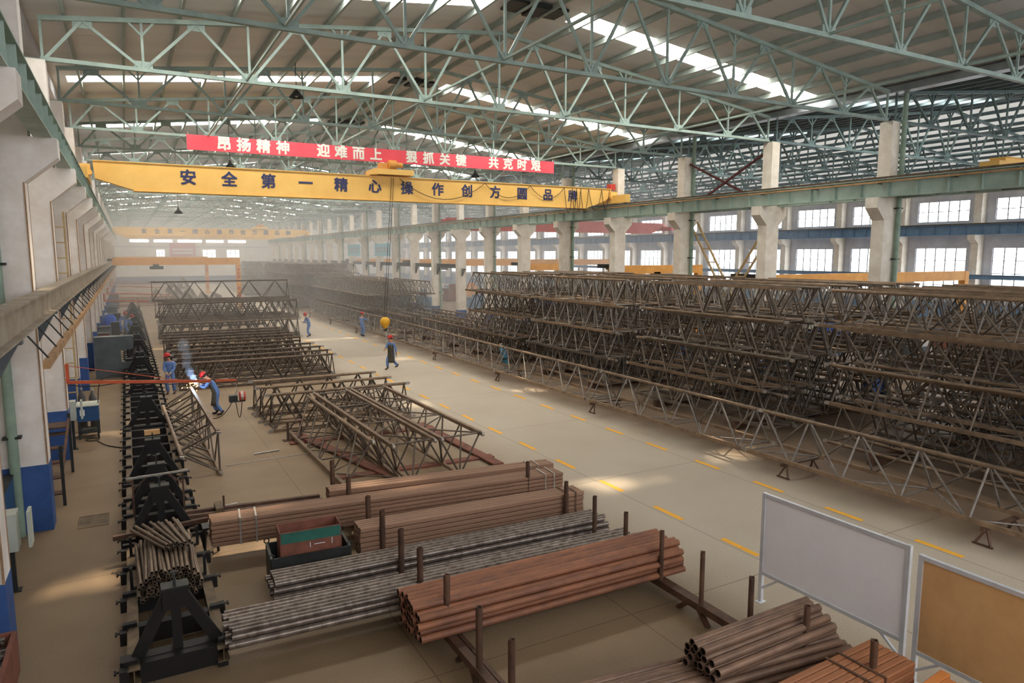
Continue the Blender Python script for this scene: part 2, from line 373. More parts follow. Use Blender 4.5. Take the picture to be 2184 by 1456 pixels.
# right wall with two rows of windows
RX = 59.0
win_bays = [9.2 + PITCH * k for k in range(0, 25)]
mb = MB().bb(RX, RX + .3, Y0, Y1, 0, 2.6).bb(RX, RX + .3, Y0, Y1, 6.6, 8.75).bb(RX, RX + .3, Y0, Y1, 10.4, 13.0)
prev = Y0
for y in win_bays:
    for z0, z1 in ((2.6, 6.6), (8.75, 10.4)): mb.bb(RX, RX + .3, prev, y - 2.05, z0, z1)
    prev = y + 2.05
for z0, z1 in ((2.6, 6.6), (8.75, 10.4)): mb.bb(RX, RX + .3, prev, Y1, z0, z1)
struct('wall_right', mb, M['wallgrey'])
struct('trim_4', MB().bb(RX - .02, RX, Y0, Y1, 0, 2.2), M['bluegird'])
def win_mesh(W, H, nx, ny):
    fr = MB(); b = 0.05
    for i in range(nx + 1): fr.bb(-.04, .04, -W / 2 + W * i / nx - b / 2, -W / 2 + W * i / nx + b / 2, 0, H)
    for j in range(ny + 1): fr.bb(-.04, .04, -W / 2, W / 2, H * j / ny - b / 2, H * j / ny + b / 2)
    return fr.mesh('window_frame', M['dark']), MB().bb(-.012, .012, -W / 2, W / 2, 0, H).mesh('pane', M['pane'])
wm = [win_mesh(4.1, 4.0, 5, 4), win_mesh(4.1, 1.65, 5, 2)]
for j, z in enumerate((2.6, 8.75)):
    for k, y in enumerate(win_bays):
        nwin += 1
        o = bpy.data.objects.new('window_%d' % nwin, wm[j][1]); C.objects.link(o); o.location = (RX + .15, y, z); o['kind'] = 'structure'
        obj('window_frame', wm[j][0], None, o, (-.05, 0, 0))
for x0, x1, z0, z1 in ((5.6, 7.2, 5.5, 7.0), (14.3, 16.9, 5.5, 7.0), (19.0, 21.6, 5.5, 7.0)):
    nwin += 1
    o = struct('window_%d' % nwin, MB().bb(x0, x1, Y1 - .09, Y1 - .06, z0, z1), M['panefar'])
    f = MB()
    for i in range(4): f.bb(x0 + (x1 - x0) * i / 3 - .05, x0 + (x1 - x0) * i / 3 + .05, Y1 - .13, Y1 - .09, z0, z1)
    f.bb(x0, x1, Y1 - .13, Y1 - .09, (z0 + z1) / 2 - .04, (z0 + z1) / 2 + .04)
    obj('window_frame', f, M['wallgrey'], o)
for k, xc in enumerate((2.7, 7.0, 12.0, 16.8, 21.2)):
    nwin += 1
    o = struct('window_%d' % nwin, MB().bb(xc - (1.7, 1.7, 2.3, 1.7, 1.8)[k], xc + (1.7, 1.7, 2.3, 1.7, 1.8)[k], Y1 - .09, Y1 - .03, 8.55, 9.05), M['panefar'])
t = thing('poster_board', 'large faded pink poster with pale lines on the far end wall', 'poster', (0, 0, 0))
obj('board', MB().bb(8.1, 13.0, Y1 - .12, Y1 - .05, 5.5, 8.4), M['pink'], t)
obj('print_line', MB().bb(8.6, 12.5, Y1 - .135, Y1 - .12, 6.9, 7.25).bb(8.6, 12.5, Y1 - .135, Y1 - .12, 6.2, 6.55), M['paper'], t)
# valley gutter between the two halls
struct('trim_5', MB().bb(27.75, 28.25, Y0, Y1, 12.62, 12.9), M['gal'])
struct('trim_6', MB().bb(28.25, 28.65, Y0, Y1, 12.80, 12.94), M['gal'])
struct('trim_7', MB().bb(-2.62, -2.1, Y0, Y1, 12.4, 12.85), M['wallgrey'])
for k, y in enumerate(SKYY[0:6]):
    tag(obj('ridge_vent', MB().bb(11.9, 14.1, y - .5, y + .5, 14.50, 14.58).bb(12.75, 13.25, y - .5, y + .5, 14.44, 14.50), M['dark']), 'dark panel as shaded ridge vent recess at the %s skylight from the camera' % od(k), 'vent', 'ridge vents')  # dark slab stands in for the shade inside the ridge recess

# ------------------------------------------------------------------ purlins, ties
for h, xr in ((0, 13.0), (1, 43.5)):
    for s in (-1, 1):
        for k in range(10):
            x = xr + s * (0.45 + 1.52 * k)
            if not (-2.2 < x < 27.7 or 28.3 < x < 58.8): continue
            z = roofz(x)
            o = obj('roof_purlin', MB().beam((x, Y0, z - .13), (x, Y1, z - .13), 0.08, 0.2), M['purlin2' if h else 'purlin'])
            tag(o, 'grey green roof purlin, %s from the ridge, %s slope, %s hall' % (od(k), ('left', 'right')[s > 0], ('main', 'side')[h]), 'purlin', 'roof purlins')
    for k, x in enumerate((3.75, 9.8, 15.9, 21.95)):
        x += 31 * h
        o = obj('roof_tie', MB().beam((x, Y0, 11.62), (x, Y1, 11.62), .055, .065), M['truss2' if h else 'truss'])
        tag(o, 'pale green roof tie along the %s hall, %s from its left side' % (('main', 'side')[h], od(k)), 'tie bar', 'roof tie bars')

# ------------------------------------------------------------------ roof trusses (chord nodes at 3.02 m)
def truss(y, h, k, detail):
    x0, x1 = ((-1.75, 27.75), (28.25, 58.75))[h]; xr = (13.0, 43.5)[h]
    t = thing('roof_truss', 'pale green roof truss across the %s hall, %s from near end' % (('main', 'side')[h], od(k)), 'roof truss', (0, y, 0), 0, 'trusses of the %s hall roof' % ('main', 'side')[h])
    tz = lambda x: roofz(x) - .32
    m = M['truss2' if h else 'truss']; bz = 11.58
    obj('bottom_chord', MB().beam((x0, 0, bz), (x1, 0, bz), .14, .11), m, t)
    tc = MB().beam((x0, 0, tz(x0)), (xr, 0, tz(xr - .001)), .16, .13).beam((xr, 0, tz(xr - .001)), (x1, 0, tz(x1)), .16, .13)
    obj('top_chord', tc, m, t)
    nb = [x0 + 2.58 + 3.02 * i for i in range(9)]; ntp = [x0 + 1.07 + 3.02 * i for i in range(10)]
    segs = [((x0 + .1, bz), (ntp[0], tz(ntp[0]) - .05)), ((x1 - .1, bz), (ntp[9], tz(ntp[9]) - .05))]
    for i in range(9):
        segs += [((nb[i], bz), (ntp[i], tz(ntp[i]) - .04)), ((nb[i], bz), (ntp[i + 1], tz(ntp[i + 1]) - .04))]
    vert = [((nb[i], bz), (nb[i], tz(nb[i]))) for i in range(9)] + [((x0 + .05, bz), (x0 + .05, tz(x0))), ((x1 - .05, bz), (x1 - .05, tz(x1)))]
    fork = []
    for i in range(0, 9, 2):
        z = tz(nb[i]) - .42
        fork += [((nb[i], z), (nb[i] - .38, tz(nb[i] - .38))), ((nb[i], z), (nb[i] + .38, tz(nb[i] + .38)))]
    gus = MB()
    for x in nb: gus.box((x, 0, bz + .12), (.5, .03, .26))
    for x in ntp: gus.box((x, 0, tz(x) - .12), (.46, .03, .24))
    if detail:
        for a, b in segs: strut('diagonal', (a[0], 0, a[1]), (b[0], 0, b[1]), .042, m, t, True)
        for a, b in vert: strut('upright', (a[0], 0, a[1]), (b[0], 0, b[1]), .035, m, t, True)
        for a, b in fork: strut('fork_strut', (a[0], 0, a[1]), (b[0], 0, b[1]), .03, m, t, True)
        for x in nb: obj('gusset', cached(('gu', h), lambda: MB().box((0, 0, 0), (.5, .03, .26)).mesh('gusset', m)), None, t, (x, 0, bz + .12))
        for x in ntp: obj('gusset', cached(('gu', h), None), None, t, (x, 0, tz(x) - .12))
    else:
        mb = gus
        for a, b in segs: mb.beam((a[0], 0, a[1]), (b[0], 0, b[1]), .1, .1)
        for a, b in vert: mb.beam((a[0], 0, a[1]), (b[0], 0, b[1]), .07, .07)
        obj('lattice', cached(('trl', h), lambda: mb.mesh('lattice', m)), None, t)
for k, y in enumerate(BAYS):
    truss(y, 0, k, k < 8); truss(y, 1, k, 1 <= k < 6)

# ------------------------------------------------------------------ columns
def column(kind, y, k):
    if kind == 'left':
        x, lab, grp = -2.18, 'white column with blue foot, left wall, %s from near end' % od(k), 'left wall columns'
        poly = [(-.42, 0), (.42, 0), (.42, 7.6), (1.06, 8.15), (1.06, 8.55), (.55, 8.55), (.55, 11.5), (-.1, 11.5), (-.1, 8.55), (-.42, 8.55)]; m = M['conc']
    elif kind == 'mid':
        x, lab, grp = 28.0, 'pale concrete column between the halls, %s from near end' % od(k), 'columns between the halls'
        poly = [(-.42, 0), (.42, 0), (.42, 7.5), (.92, 8.0), (.92, 8.42), (.26, 8.42), (.26, 11.5), (-.26, 11.5), (-.26, 8.42), (-.92, 8.42), (-.92, 8.0), (-.42, 7.5)]; m = M['concmid']
    else:
        x, lab, grp = 58.55, 'pale concrete column by the window wall, %s from near end' % od(k), 'window wall columns'
        poly = [(.42, 0), (-.35, 0), (-.35, 6.9), (-.9, 7.3), (-.9, 7.6), (-.25, 7.6), (-.25, 11.5), (.42, 11.5)]; m = M['concmid']
    t = thing('concrete_column', lab, 'column', (x, y, 0), 0, grp)
    me = cached(('col', kind), lambda: MB().prism(poly, lambda a, b: (a, -.28, b), lambda a, b: (a, .28, b)).mesh('shaft', m))
    obj('shaft', me, None, t)
    if kind == 'left':
        for sy in (-1, 1): obj('corner_strip', cached(('cst', sy), lambda: MB().bb(.40, .427, sy * .285 - .02, sy * .285 + .02, 1.5, 7.6).mesh('corner_strip', M['cornertan'])), None, t)
    f = {'left': (-.43, .43), 'mid': (-.43, .43), 'right': (-.36, .43)}[kind]
    obj('painted_foot', cached(('foot', kind), lambda: MB().bb(f[0], f[1], -.29, .29, 0, 1.5 if kind != 'mid' else .8).mesh('painted_foot', M['blue'])), None, t)
    obj('truss_seat', cached(('seat', kind), lambda: MB().bb(-.2 + (.25 if kind == 'left' else 0), .2 + (.25 if kind == 'left' else 0), -.2, .2, 11.5, 11.54).mesh('truss_seat', M['truss'])), None, t)
for k, y in enumerate(BAYS):
    column('left', y - (.38 if k == 1 else 0), k); column('mid', y, k); column('right', y, k)
    if k % 2 == 0:
        for side, px, top in (('left wall', -2.35, 12.4), ('middle row', 28.3, 12.6)):
            t = thing('rain_pipe', 'green rain pipe strapped to a %s column, %s pipe from the near end' % (side, od(k // 2)), 'pipe', (px, y - .42, 0), 0, 'rain pipes on the columns')
            obj('downpipe', cached(('dp', top), lambda: MB().tube((0, 0, 0), (0, 0, top), .1, 12).mesh('downpipe', M['pipegreen'])), None, t)
            for z in (2.2, 5.9, 8.0): obj('clamp', cached('clamp', lambda: MB().box((0, 0.02, 0), (.34, .2, .05)).mesh('clamp', M['dark'])), None, t, (0, 0, z))

# ------------------------------------------------------------------ crane runway girders
def girder(x, z0, z1, y0, y1, m, label, stiff=1.2, rail=True, face=1, bus=False):
    t = thing('crane_girder', label, 'crane girder', (x, 0, 0), 0)
    obj('flange_beam', MB().ibeam((0, y0, (z0 + z1) / 2), (0, y1, (z0 + z1) / 2), .34, z1 - z0, .03), m, t)
    n = int((y1 - y0) / stiff); st = MB()
    for i in range(n):
        y = y0 + .3 + i * stiff
        if i < 96: obj('stiffener', cached(('stf', m.name, z0), lambda: MB().bb(-.15, .15, -.01, .01, z0 + .03, z1 - .03).mesh('stiffener', m)), None, t, (0, y, 0))
        else: st.bb(-.15, .15, y - .01, y + .01, z0 + .03, z1 - .03)
    obj('stiffener', st, m, t)['kind'] = 'stuff'
    if rail: obj('rail', MB().beam((0, y0, z1 + .05), (0, y1, z1 + .05), .08, .1), M['rail'], t)
    if bus:
        obj('conductor_rail', MB().beam((-.26, y0, z1 - .13), (-.26, y1, z1 - .13), .05, .07), M['railbus'], t)
        br = MB()
        for i in range(int((y1 - y0) / 3)): obj('bracket', cached('cbr', lambda: MB().bb(-.26, -.02, 0, .06, z1 - .2, z1 - .17).mesh('bracket', M['rail'])), None, t, (0, y0 + i * 3, 0))
    return t
girder(-1.37, 8.55, 9.2, Y0, 158, M['girder'], 'green crane girder with rail along the left wall columns')
girder(27.35, 8.42, 9.15, Y0, 158, M['girder'], 'green crane girder along the main hall side of the middle columns', bus=True)
girder(28.65, 8.42, 9.1, Y0, 158, M['girder'], 'green crane girder along the side hall face of the middle columns')
girder(57.9, 7.6, 8.4, Y0, 158, M['bluegird'], 'blue crane girder in front of the window wall')
# wall monorail beam for the small gantries, with conductor rail below it
t = thing('runway_beam', 'grey steel runway beam at mid height along the left wall', 'runway beam', (-1.5, 0, 0))
M['beamgrey'] = mat('weathered_beam', (168, 158, 142), (140, 122, 100), 1.5, 0.6)
obj('flange_beam', MB().ibeam((0, Y0, 5.12), (0, 158, 5.12), .26, .5, .03), M['beamgrey'], t)
br = MB()
for y in BAYS: obj('bracket', cached('mbr', lambda: MB().prism([(-.3, 4.8), (.1, 4.86), (-.28, 4.15)], lambda a, b: (a, -.06, b), lambda a, b: (a, .06, b)).bb(-.4, .12, -.1, .1, 4.8, 4.87).mesh('bracket', M['darkgrey'])), None, t, (0, y, 0))
t = thing('conductor_rail', 'rust brown conductor rail hung below the left wall runway beam', 'conductor rail', (-1.15, 0, 0))
obj('bar', MB().beam((0, 12.6, 4.42), (0, 150, 4.42), .09, .12), M['railbus'], t)
for i in range(90): strut('hanger', (-.25, 13 + i * 1.5, 4.84), (0, 13 + i * 1.5, 4.48), .014, M['dark'], t)
# mid-height haunched beam on the side hall face of the far middle columns
t = thing('runway_beam', 'dark haunched runway beam between the far middle columns', 'runway beam', (28.0, 0, 0))
obj('flange_beam', MB().ibeam((0, 60.6, 4.95), (0, 157, 4.95), .24, .4, .03), M['dark'], t)
br = MB()
for y in BAYS[9:]:
    for s in (-1, 1): br.prism([(.25, 4.75), (1.0, 4.75), (.25, 4.0)], lambda a, b, y=y, s=s: (-.06, y + s * a, b), lambda a, b, y=y, s=s: (.06, y + s * a, b))
obj('haunch_rib', br, M['dark'], t)
t = thing('runway_beam', 'slender blue runway beam along the window wall sill', 'runway beam', (57.8, 0, 0))
obj('flange_beam', MB().ibeam((0, Y0, 4.35), (0, 157, 4.35), .2, .35, .03), M['bluegird'], t)

# ------------------------------------------------------------------ overhead crane with lettering
def overhead(y, label, m, x0=-1.3, x1=27.3, chars=None, z=9.27, hang=None, tx=12.75, h=1.2, hall=0):
    t = thing('overhead_crane', label, 'crane', (0, y, 0))
    zb, zt = z - .32 + (1.2 - h), z + .9
    poly = [(x0 + .35, z + .15), (x0 + 1.9, zb), (x1 - 2.0, zb), (x1 - .5, z + .2), (x1 - .1, z + .55), (x1 - .1, zt), (x0 + .3, zt)]
    obj('box_girder', MB().prism(poly, lambda a, b: (a, 0, b), lambda a, b: (a, .55, b)), m, t)
    obj('top_flange', MB().bb(x0 + .3, x1 - .1, -.06, .61, zt, zt + .03), m, t)
    obj('bottom_flange', MB().bb(x0 + 1.8, x1 - 1.9, -.05, .6, zb - .03, zb), m, t)
    for x in (x0 - .05, x1 + .05):
        e = obj('end_truck', MB().bb(x - .18, x + .18, -1.5, 2.0, z + .02, z + .5).bb(x - .25, x + .25, -.1, .6, z + .3, z + .75), m, t)
        for yy in (-1.2, 1.7): obj('wheel', MB().tube((x - .1, yy, z + .17), (x + .1, yy, z + .17), .17, 16), M['dark'], e)
        obj('drive_motor', MB().tube((x + .2, -.7, z + .35), (x + .2, -.25, z + .35), .13, 12), m, e)
    tr = obj('trolley', MB().bb(tx - 1.1, tx + 1.05, -.35, .9, zt + .1, zt + .38).bb(tx - 1.3, tx - .9, -.3, .8, zt + .06, zt + .3), m, t)
    obj('hoist_drum', MB().tube((tx - .3, -.2, zt + .62), (tx + .1, -.2, zt + .62), .24, 16).tube((tx + .1, -.25, zt + .62), (tx + .45, -.25, zt + .62), .13, 12), M['orange'], tr)
    obj('gearbox', MB().bb(tx - .75, tx - .35, -.2, .3, zt + .38, zt + .7), M['orange'], tr)
    if chars:
        s, xs, zc, sz = chars
        for ch, x in zip(s, xs):
            o = obj('character', text_mesh(ch, sz, M['navy'], .025), None, t, (x, -.012, zc)); o.rotation_euler = (math.pi / 2, 0, 0)
    if hang:
        cb = MB()
        zz = zt - .06
        def drop(xa, xb, d, n=10):
            return [(xa + (xb - xa) * i / n, -.09, zz - d * (1 - (2 * i / n - 1) ** 2)) for i in range(n + 1)]
        for a, b, d in hang: cb.path(drop(a, b, d), .018, 5)
        obj('festoon_cable', cb, M['cable'], t)
    return t
CH = '安全第一精心操作创方圆品牌'
c1 = overhead(36.1, 'yellow overhead crane with blue lettering on the nearest girder', M['yellow'], chars=(CH, [2.79 + 1.79 * i for i in range(13)], 9.6, .72),
         hang=[(13.1, 18.2, 1.0), (18.2, 21.2, .75), (21.2, 23.6, .7), (23.6, 24.2, 1.5), (24.2, 24.5, 1.25), (24.5, 24.8, 1.4), (24.8, 25.4, 1.45), (25.4, 26.4, 1.3), (26.4, 27.0, 1.2)])
tag(obj('warning_lamp_box', MB().bb(27.22, 27.6, 36.2, 36.6, 10.17, 10.52), M['redcrane']), 'small red box above the right end of the nearest yellow crane', 'box')
overhead(121.5, 'hazy orange overhead crane with lettering, second from the camera', M['yellow'], chars=(CH, [2.79 + 1.79 * i for i in range(13)], 9.6, .8), tx=20)
overhead(141.0, 'faint yellow overhead crane near the far end wall', M['yellow'], chars=('安全第一精心操作', [8 + 1.7 * i for i in range(8)], 9.6, .8), tx=6)
overhead(14.3, 'yellow overhead crane reaching over the side hall near the camera', M['yellow'], x0=28.75, x1=57.8, tx=45, z=8.8, h=.85)
overhead(66.0, 'red overhead crane in the side hall seen between the columns', M['redcrane'], x0=28.75, x1=57.8, tx=44, z=8.9)
# crane hook block, chain and cable of the nearest crane
t = thing('hook_block', 'yellow hook block hanging on cables over the lane', 'hook block', (12.3, 36.6, 2.42))
obj('sheave_housing', MB().lathe([(.0, .26), (.12, .25), (.24, .14), (.27, 0), (.24, -.14), (.13, -.26), (.09, -.36), (0, -.37)], 20), M['hook'], t)
ca = MB()
for dx in (-.06, .06): ca.tube((dx, 0, .2), (dx + .4, -.6, 7.7), .014, 5)
obj('hoist_cable', ca, M['cable'], t)
hk = [(0.11 * math.sin(a), 0, -.50 - .11 * math.cos(a) + .11) for a in [0.3 * i - 1.2 for i in range(14)]]
obj('hook', MB().path(hk, .03, 8).tube((0, 0, -.36), (0, 0, -.48), .03, 8), M['dark'], t)
t = thing('lifting_chain', 'bright lifting chain dangling from the yellow hook block', 'chain', (12.3, 36.6, 1.9))
ln = MB(); z = 0.0
pts = [V((0, 0, 0)), V((.0, -.25, -.7)), V((-.02, -.62, -1.0)), V((-.06, -.66, -1.55))]
for a, b in zip(pts[:-1], pts[1:]):
    n = int((b - a).length / .06)
    for i in range(n): ln.tube(a.lerp(b, i / n), a.lerp(b, (i + .75) / n), .028 if i % 2 else .018, 6)
obj('chain', ln, M['chain'], t)
# banner hung from the truss behind the crane
t = thing('slogan_banner', 'long red banner with white characters hung above the yellow crane', 'banner', (0, 36.2, 0))
obj('cloth', MB().bb(2.82, 22.95, -.02, .01, 10.93, 11.62), M['banner'], t)
bx = [4.43, 5.32, 6.22, 7.14, 9.12, 10.02, 10.94, 11.87, 13.86, 14.83, 15.8, 16.79, 18.84, 19.78, 20.71, 21.67]
for ch, x in zip('昂扬精神迎难而上狠抓关键共克时艰', bx):
    o = obj('character', text_mesh(ch, .66, M['white'], .035), None, t, (x, -.03, 11.27)); o.rotation_euler = (math.pi / 2, 0, 0)
obj('hanging_rope', MB().tube((2.9, 0, 11.6), (2.9, .1, 11.75), .012, 5).tube((12.8, 0, 11.6), (12.8, .1, 11.75), .012, 5).tube((22.9, 0, 11.6), (22.9, .1, 11.75), .012, 5), M['white'], t)

# ------------------------------------------------------------------ semi gantry cranes
def gantry(y, x0, x1, zb, h, leg, label, m=M['orange'], txt=True, th=.45, foot=0.0):
    t = thing('gantry_crane', label, 'gantry crane', (0, y, 0))
    obj('beam', MB().bb(x0 + .15, x1 + .25, -.2, .2, zb, zb + h).bb(x0 - .1, x0 + .16, -.2, .2, zb + h - .28, zb + h), m, t)
    obj('wheel_carriage', MB().bb(x0 - .3, x0 + .12, -.9, .9, zb + .44, zb + .7), M['dark'], t)
    obj('hoist', MB().bb(x0 + 3.6, x0 + 4.9, -.3, .3, zb - .45, zb - .12).bb(x0 + 3.9, x0 + 4.5, -.2, .2, zb - .14, zb + .12), M['dark'], t)
    if leg:
        l = obj('leg', MB().bb(x1 - .2, x1 + .25, -.22, .22, foot, zb + h), m, t)
        obj('foot_truck', MB().bb(x1 - .25, x1 + .3, -1.0, 1.0, 0.0, .3), m, t)
        if txt:
            for i, ch in enumerate('安全第一 精心操作'):
                if ch != ' ':
                    o = obj('character', text_mesh(ch, .34, M['redtext'], .02), None, t, (x1 + .02, -.232, zb - .6 - .42 * i)); o.rotation_euler = (math.pi / 2, 0, 0)
    return t
gantry(84.1, -1.35, 11.1, 4.95, .75, True, 'orange single leg gantry crane with red lettering on its leg')
gantry(119, -1.35, 11.1, 4.95, .75, True, 'second orange gantry crane leg down the hall, behind the lettered one')
gantry(140, -1.35, 13.0, 4.95, .75, True, 'farthest orange gantry crane leg in the haze')
gantry(26.6, 29.2, 50.0, 4.35, .62, True, 'orange gantry beam before the side hall windows, partly behind the nearest thick column', M['orange'], False)
gantry(38.9, 29.2, 37.5, 4.72, .6, True, 'slim orange gantry seen between two middle columns', M['orange'], False)
gantry(51.4, 29.2, 33.3, 4.72, .6, True, 'short orange gantry ending just left of a middle column', M['orange'], False)
gantry(75.7, 28.3, 57.0, 4.72, .75, True, 'orange gantry beam far down the side hall', M['orange'], False)
gantry(99.6, 28.3, 57.0, 4.72, .7, True, 'thin hazy orange gantry beam deepest in the side hall', M['orange'], False)

# ------------------------------------------------------------------ column bracing, ladders, signs, lamps
t = thing('red_cross_brace', 'dark red steel cross brace above the crane rail between two middle columns', 'brace', (28, 0, 0))
strut('brace_bar', (0, 24.6, 11.1), (0, 30.0, 8.6), .05, M['darkred'], t, True); strut('brace_bar', (.08, 24.6, 8.6), (.08, 30.0, 11.1), .05, M['darkred'], t, True)
def ladder(t, a, b, wdt, m, n, r=.045):
    a, b = V(a), V(b); s = wdt
    for d in (-s, s): strut('side_rail', a + V((d[0], d[1], d[2])) if not isinstance(d, float) else a, b + V((d[0], d[1], d[2])), r, m, t, True)
    for i in range(1, n): strut('rung', a.lerp(b, i / n) - s, a.lerp(b, i / n) + s, r * .7, m, t, True)
M['tan'] = mat('tan_steel', (204, 176, 128), (176, 148, 104), 2, 0.6)
for a, b, lab in (((0, 30.1, 7.9), (0, 25.4, 1.2), 'far'), ((.3, 24.6, 7.9), (.3, 29.4, 1.2), 'near')):
    t = thing('lattice_brace', 'slanting tan ladder brace between middle columns, rising to the %s column' % lab, 'brace', (28.55, 0, 0))
    ladder(t, a, b, V((0, .3, 0)), M['tan'], 9)
t = thing('wall_ladder', 'tan steel ladder standing upright against the left wall', 'ladder', (-2.0, 29.6, 0))
ladder(t, (0, 0, .0), (0, 0, 7.6), V((.17, 0, 0)), M['tan'], 14, .03)
for i, (y, h) in enumerate(((93.6, 0), (81.6, 1))):
    t = thing('hanging_sign', 'pale blue sign with red marks fixed high on the middle columns, %s one' % ('farther', 'nearer')[i], 'sign', (27.3, y, 0))
    obj('board', MB().bb(-.04, 0, -2.9, 2.9, 5.9, 7.4), M['sign'], t)
    mk = MB()
    for k in range(5): mk.bb(-.05, -.04, -2.2 + k * .95, -1.6 + k * .95, 6.4 + .06 * (k % 2), 6.46 + .06 * (k % 2)).bb(-.05, -.04, -2.2 + k * .95, -1.65 + k * .95, 6.8, 6.86).bb(-.05, -.04, -1.95 + k * .95, -1.88 + k * .95, 6.25, 7.0)
    obj('print_mark', mk, M['redtext'], t)
def lamp(x, y, z, lab):
    t = thing('high_bay_lamp', lab, 'lamp', (x, y, z))
    obj('rod', MB().tube((0, 0, .2), (0, 0, roofz(x) - .2 - z), .015, 6), M['dark'], t)
    obj('shade', MB().lathe([(.06, .32), (.07, .2), (.12, .14), (.30, -.1), (.29, -.1), (.11, .12), (.0, .18)], 18), M['dark'], t)
    obj('bulb', MB().lathe([(0, -.1), (.08, -.04), (.09, .04), (.04, .12)], 12), M['white'], t)
lamp(6.47, 29.7, 12.5, 'cone lamp hung under the left roof slope before the third skylight')
lamp(4.95, 38.4, 10.5, 'small cone lamp hanging just under the red banner')
lamp(19.53, 40.0, 11.0, 'small cone lamp near the right end of the red banner')
lamp(3.43, 54.0, 9.0, 'cone lamp hanging far back below the yellow crane girder')

# ------------------------------------------------------------------ lane markings
for side, x, y0 in (('left', 10.93, 3.2), ('right', 14.52, 3.35)):
    for k in range(42):
        y = y0 + 2.215 * k
        o = obj('lane_dash', cached('dash', lambda: MB().box((0, 0, .003), (.135, .98, .004)).mesh('lane_dash', M['yline'])), None, None, (x, y, 0))
        tag(o, 'yellow dash of the %s lane line, %s' % (side, od(k) + ' from the near end' if k < 30 else 'far along the hall'), 'lane marking', '%s lane dashes%s' % (side, '' if k < 30 else ' in the distance'))

# ------------------------------------------------------------------ lattice trusses lying about the hall
def lattice_parts(L, wd, h, n, flip=False, warren=False):
    """chords and braces of a triangular section truss along +Y, base at z=0"""
    r = .052
    A, B, T = (-wd / 2, r), (wd / 2, r), (0, h - r)
    ch = [(A, 'base'), (B, 'base'), (T, 'apex')]
    if flip: A, B, T = (-wd / 2, h - r), (wd / 2, h - r), (0, r); ch = [(A, 'base'), (B, 'base'), (T, 'apex')]
    P = lambda c, y: V((c[0], y, c[1]))
    d = L / n; br = []
    for S in (A, B):
        for i in range(n):
            if warren:
                br.append((P(S, d * i + .06), P(T, d * (i + .5)), .03)); br.append((P(T, d * (i + .5)), P(S, d * (i + 1) - .06), .03))
            else:
                if S is A: br.append((P(S, d * i + .08), P(T, d * (i + 1) - .06), .027))
                else: br.append((P(T, d * i + .08), P(S, d * (i + 1) - .06), .027))
                if i: br.append((P(S, d * i), P(T, d * i), .027))
    for i in range(n):
        br.append((P(A if i % 2 else B, d * i + .05), P(B if i % 2 else A, d * (i + 1) - .05), .022))
        if i % 2 == 0: br.append((P(A, d * i + .05), P(B, d * i + .05), .022))
    for y in (.05, L - .05):
        for a, b in ((A, T), (B, T), (A, B)): br.append((P(a, y), P(b, y), .027))
    return ch, br, r
def lattice_truss(L, wd, h, n, flip, fine, label, loc, rz, group=None, mchord=None, mbrace=None, rbase=False, warren=False):
    ch, br, r = lattice_parts(L, wd, h, n, flip, warren)
    mc, mbm = mchord or M['steelb'], mbrace or M['steel']
    t = thing('lattice_truss', label, 'lattice truss', loc, rz, group)
    for (c, kind) in ch:
        sq = (kind == 'base') != rbase
        me = cached(('chord', L, sq, mc.name), lambda: (MB().beam((0, 0, 0), (0, L, 0), .1, .1) if sq else MB().tube((0, 0, 0), (0, L, 0), .055, 10)).mesh('chord', mc))
        obj('chord', me, None, t, (c[0], 0, c[1]))
    for (c, kind) in ch:
        for y, s in ((0, -1), (L, 1)):
            me = cached(('lug', s), lambda: MB().box((0, s * .07, .0), (.025, .16, .11)).tube((-.03, s * .13, 0), (.03, s * .13, 0), .055, 10).mesh('end_lug', M['lug']))
            if fine: obj('end_lug', me, None, t, (c[0], y, c[1]))
    if fine:
        for a, b, rr in br: strut('brace', a, b, rr, mbm, t, n=6)
    else:
        def mk():
            mb = MB()
            for a, b, rr in br: mb.tube(a, b, rr, 5, cap=False)
            return mb.mesh('lattice', mbm)
        obj('lattice', cached(('lac', L, wd, h, n, flip, warren, mbm.name), mk), None, t)
    return t
rnd = random.Random(3)
# long row of trusses joined end to end beside the lane
def trestle(x, y, w, h, label, rz=0, group=None, top=True):
    t = thing('trestle', label, 'trestle', (x, y, 0), rz, group)
    if top: obj('bearer', MB().beam((-w / 2, 0, h - .04), (w / 2, 0, h - .04), .08, .08), M['post'], t)
    for sx in (-1, 1):
        for sy in (-1, 1): strut('leg', (sx * w * .36, 0, h - .06), (sx * w * .44, sy * .17, 0), .022, M['post'], t, True)
        obj('foot_bar', MB().beam((sx * w * .44, -.2, .02), (sx * w * .44, .2, .02), .04, .04), M['post'], t)
    return t
yy = 6.2
for k in range(8):
    L = 7.6
    lattice_truss(L, 1.25, 1.18, 5, False, k < 5, 'lattice truss joined end to end beside the lane, %s from near end' % od(k), (16.1, yy, .42), 0, 'trusses joined in a row beside the lane', M['steelb'], M['steelg'])
    for q in ((1.2, 6.3) if k == 0 else (7.4,)): trestle(16.1, yy + q, 1.5, .42, 'low trestle under the joined truss row, %s from near end' % od(2 * k + (q > 2)), 0, 'low trestles under the joined row')
    yy += L + .28
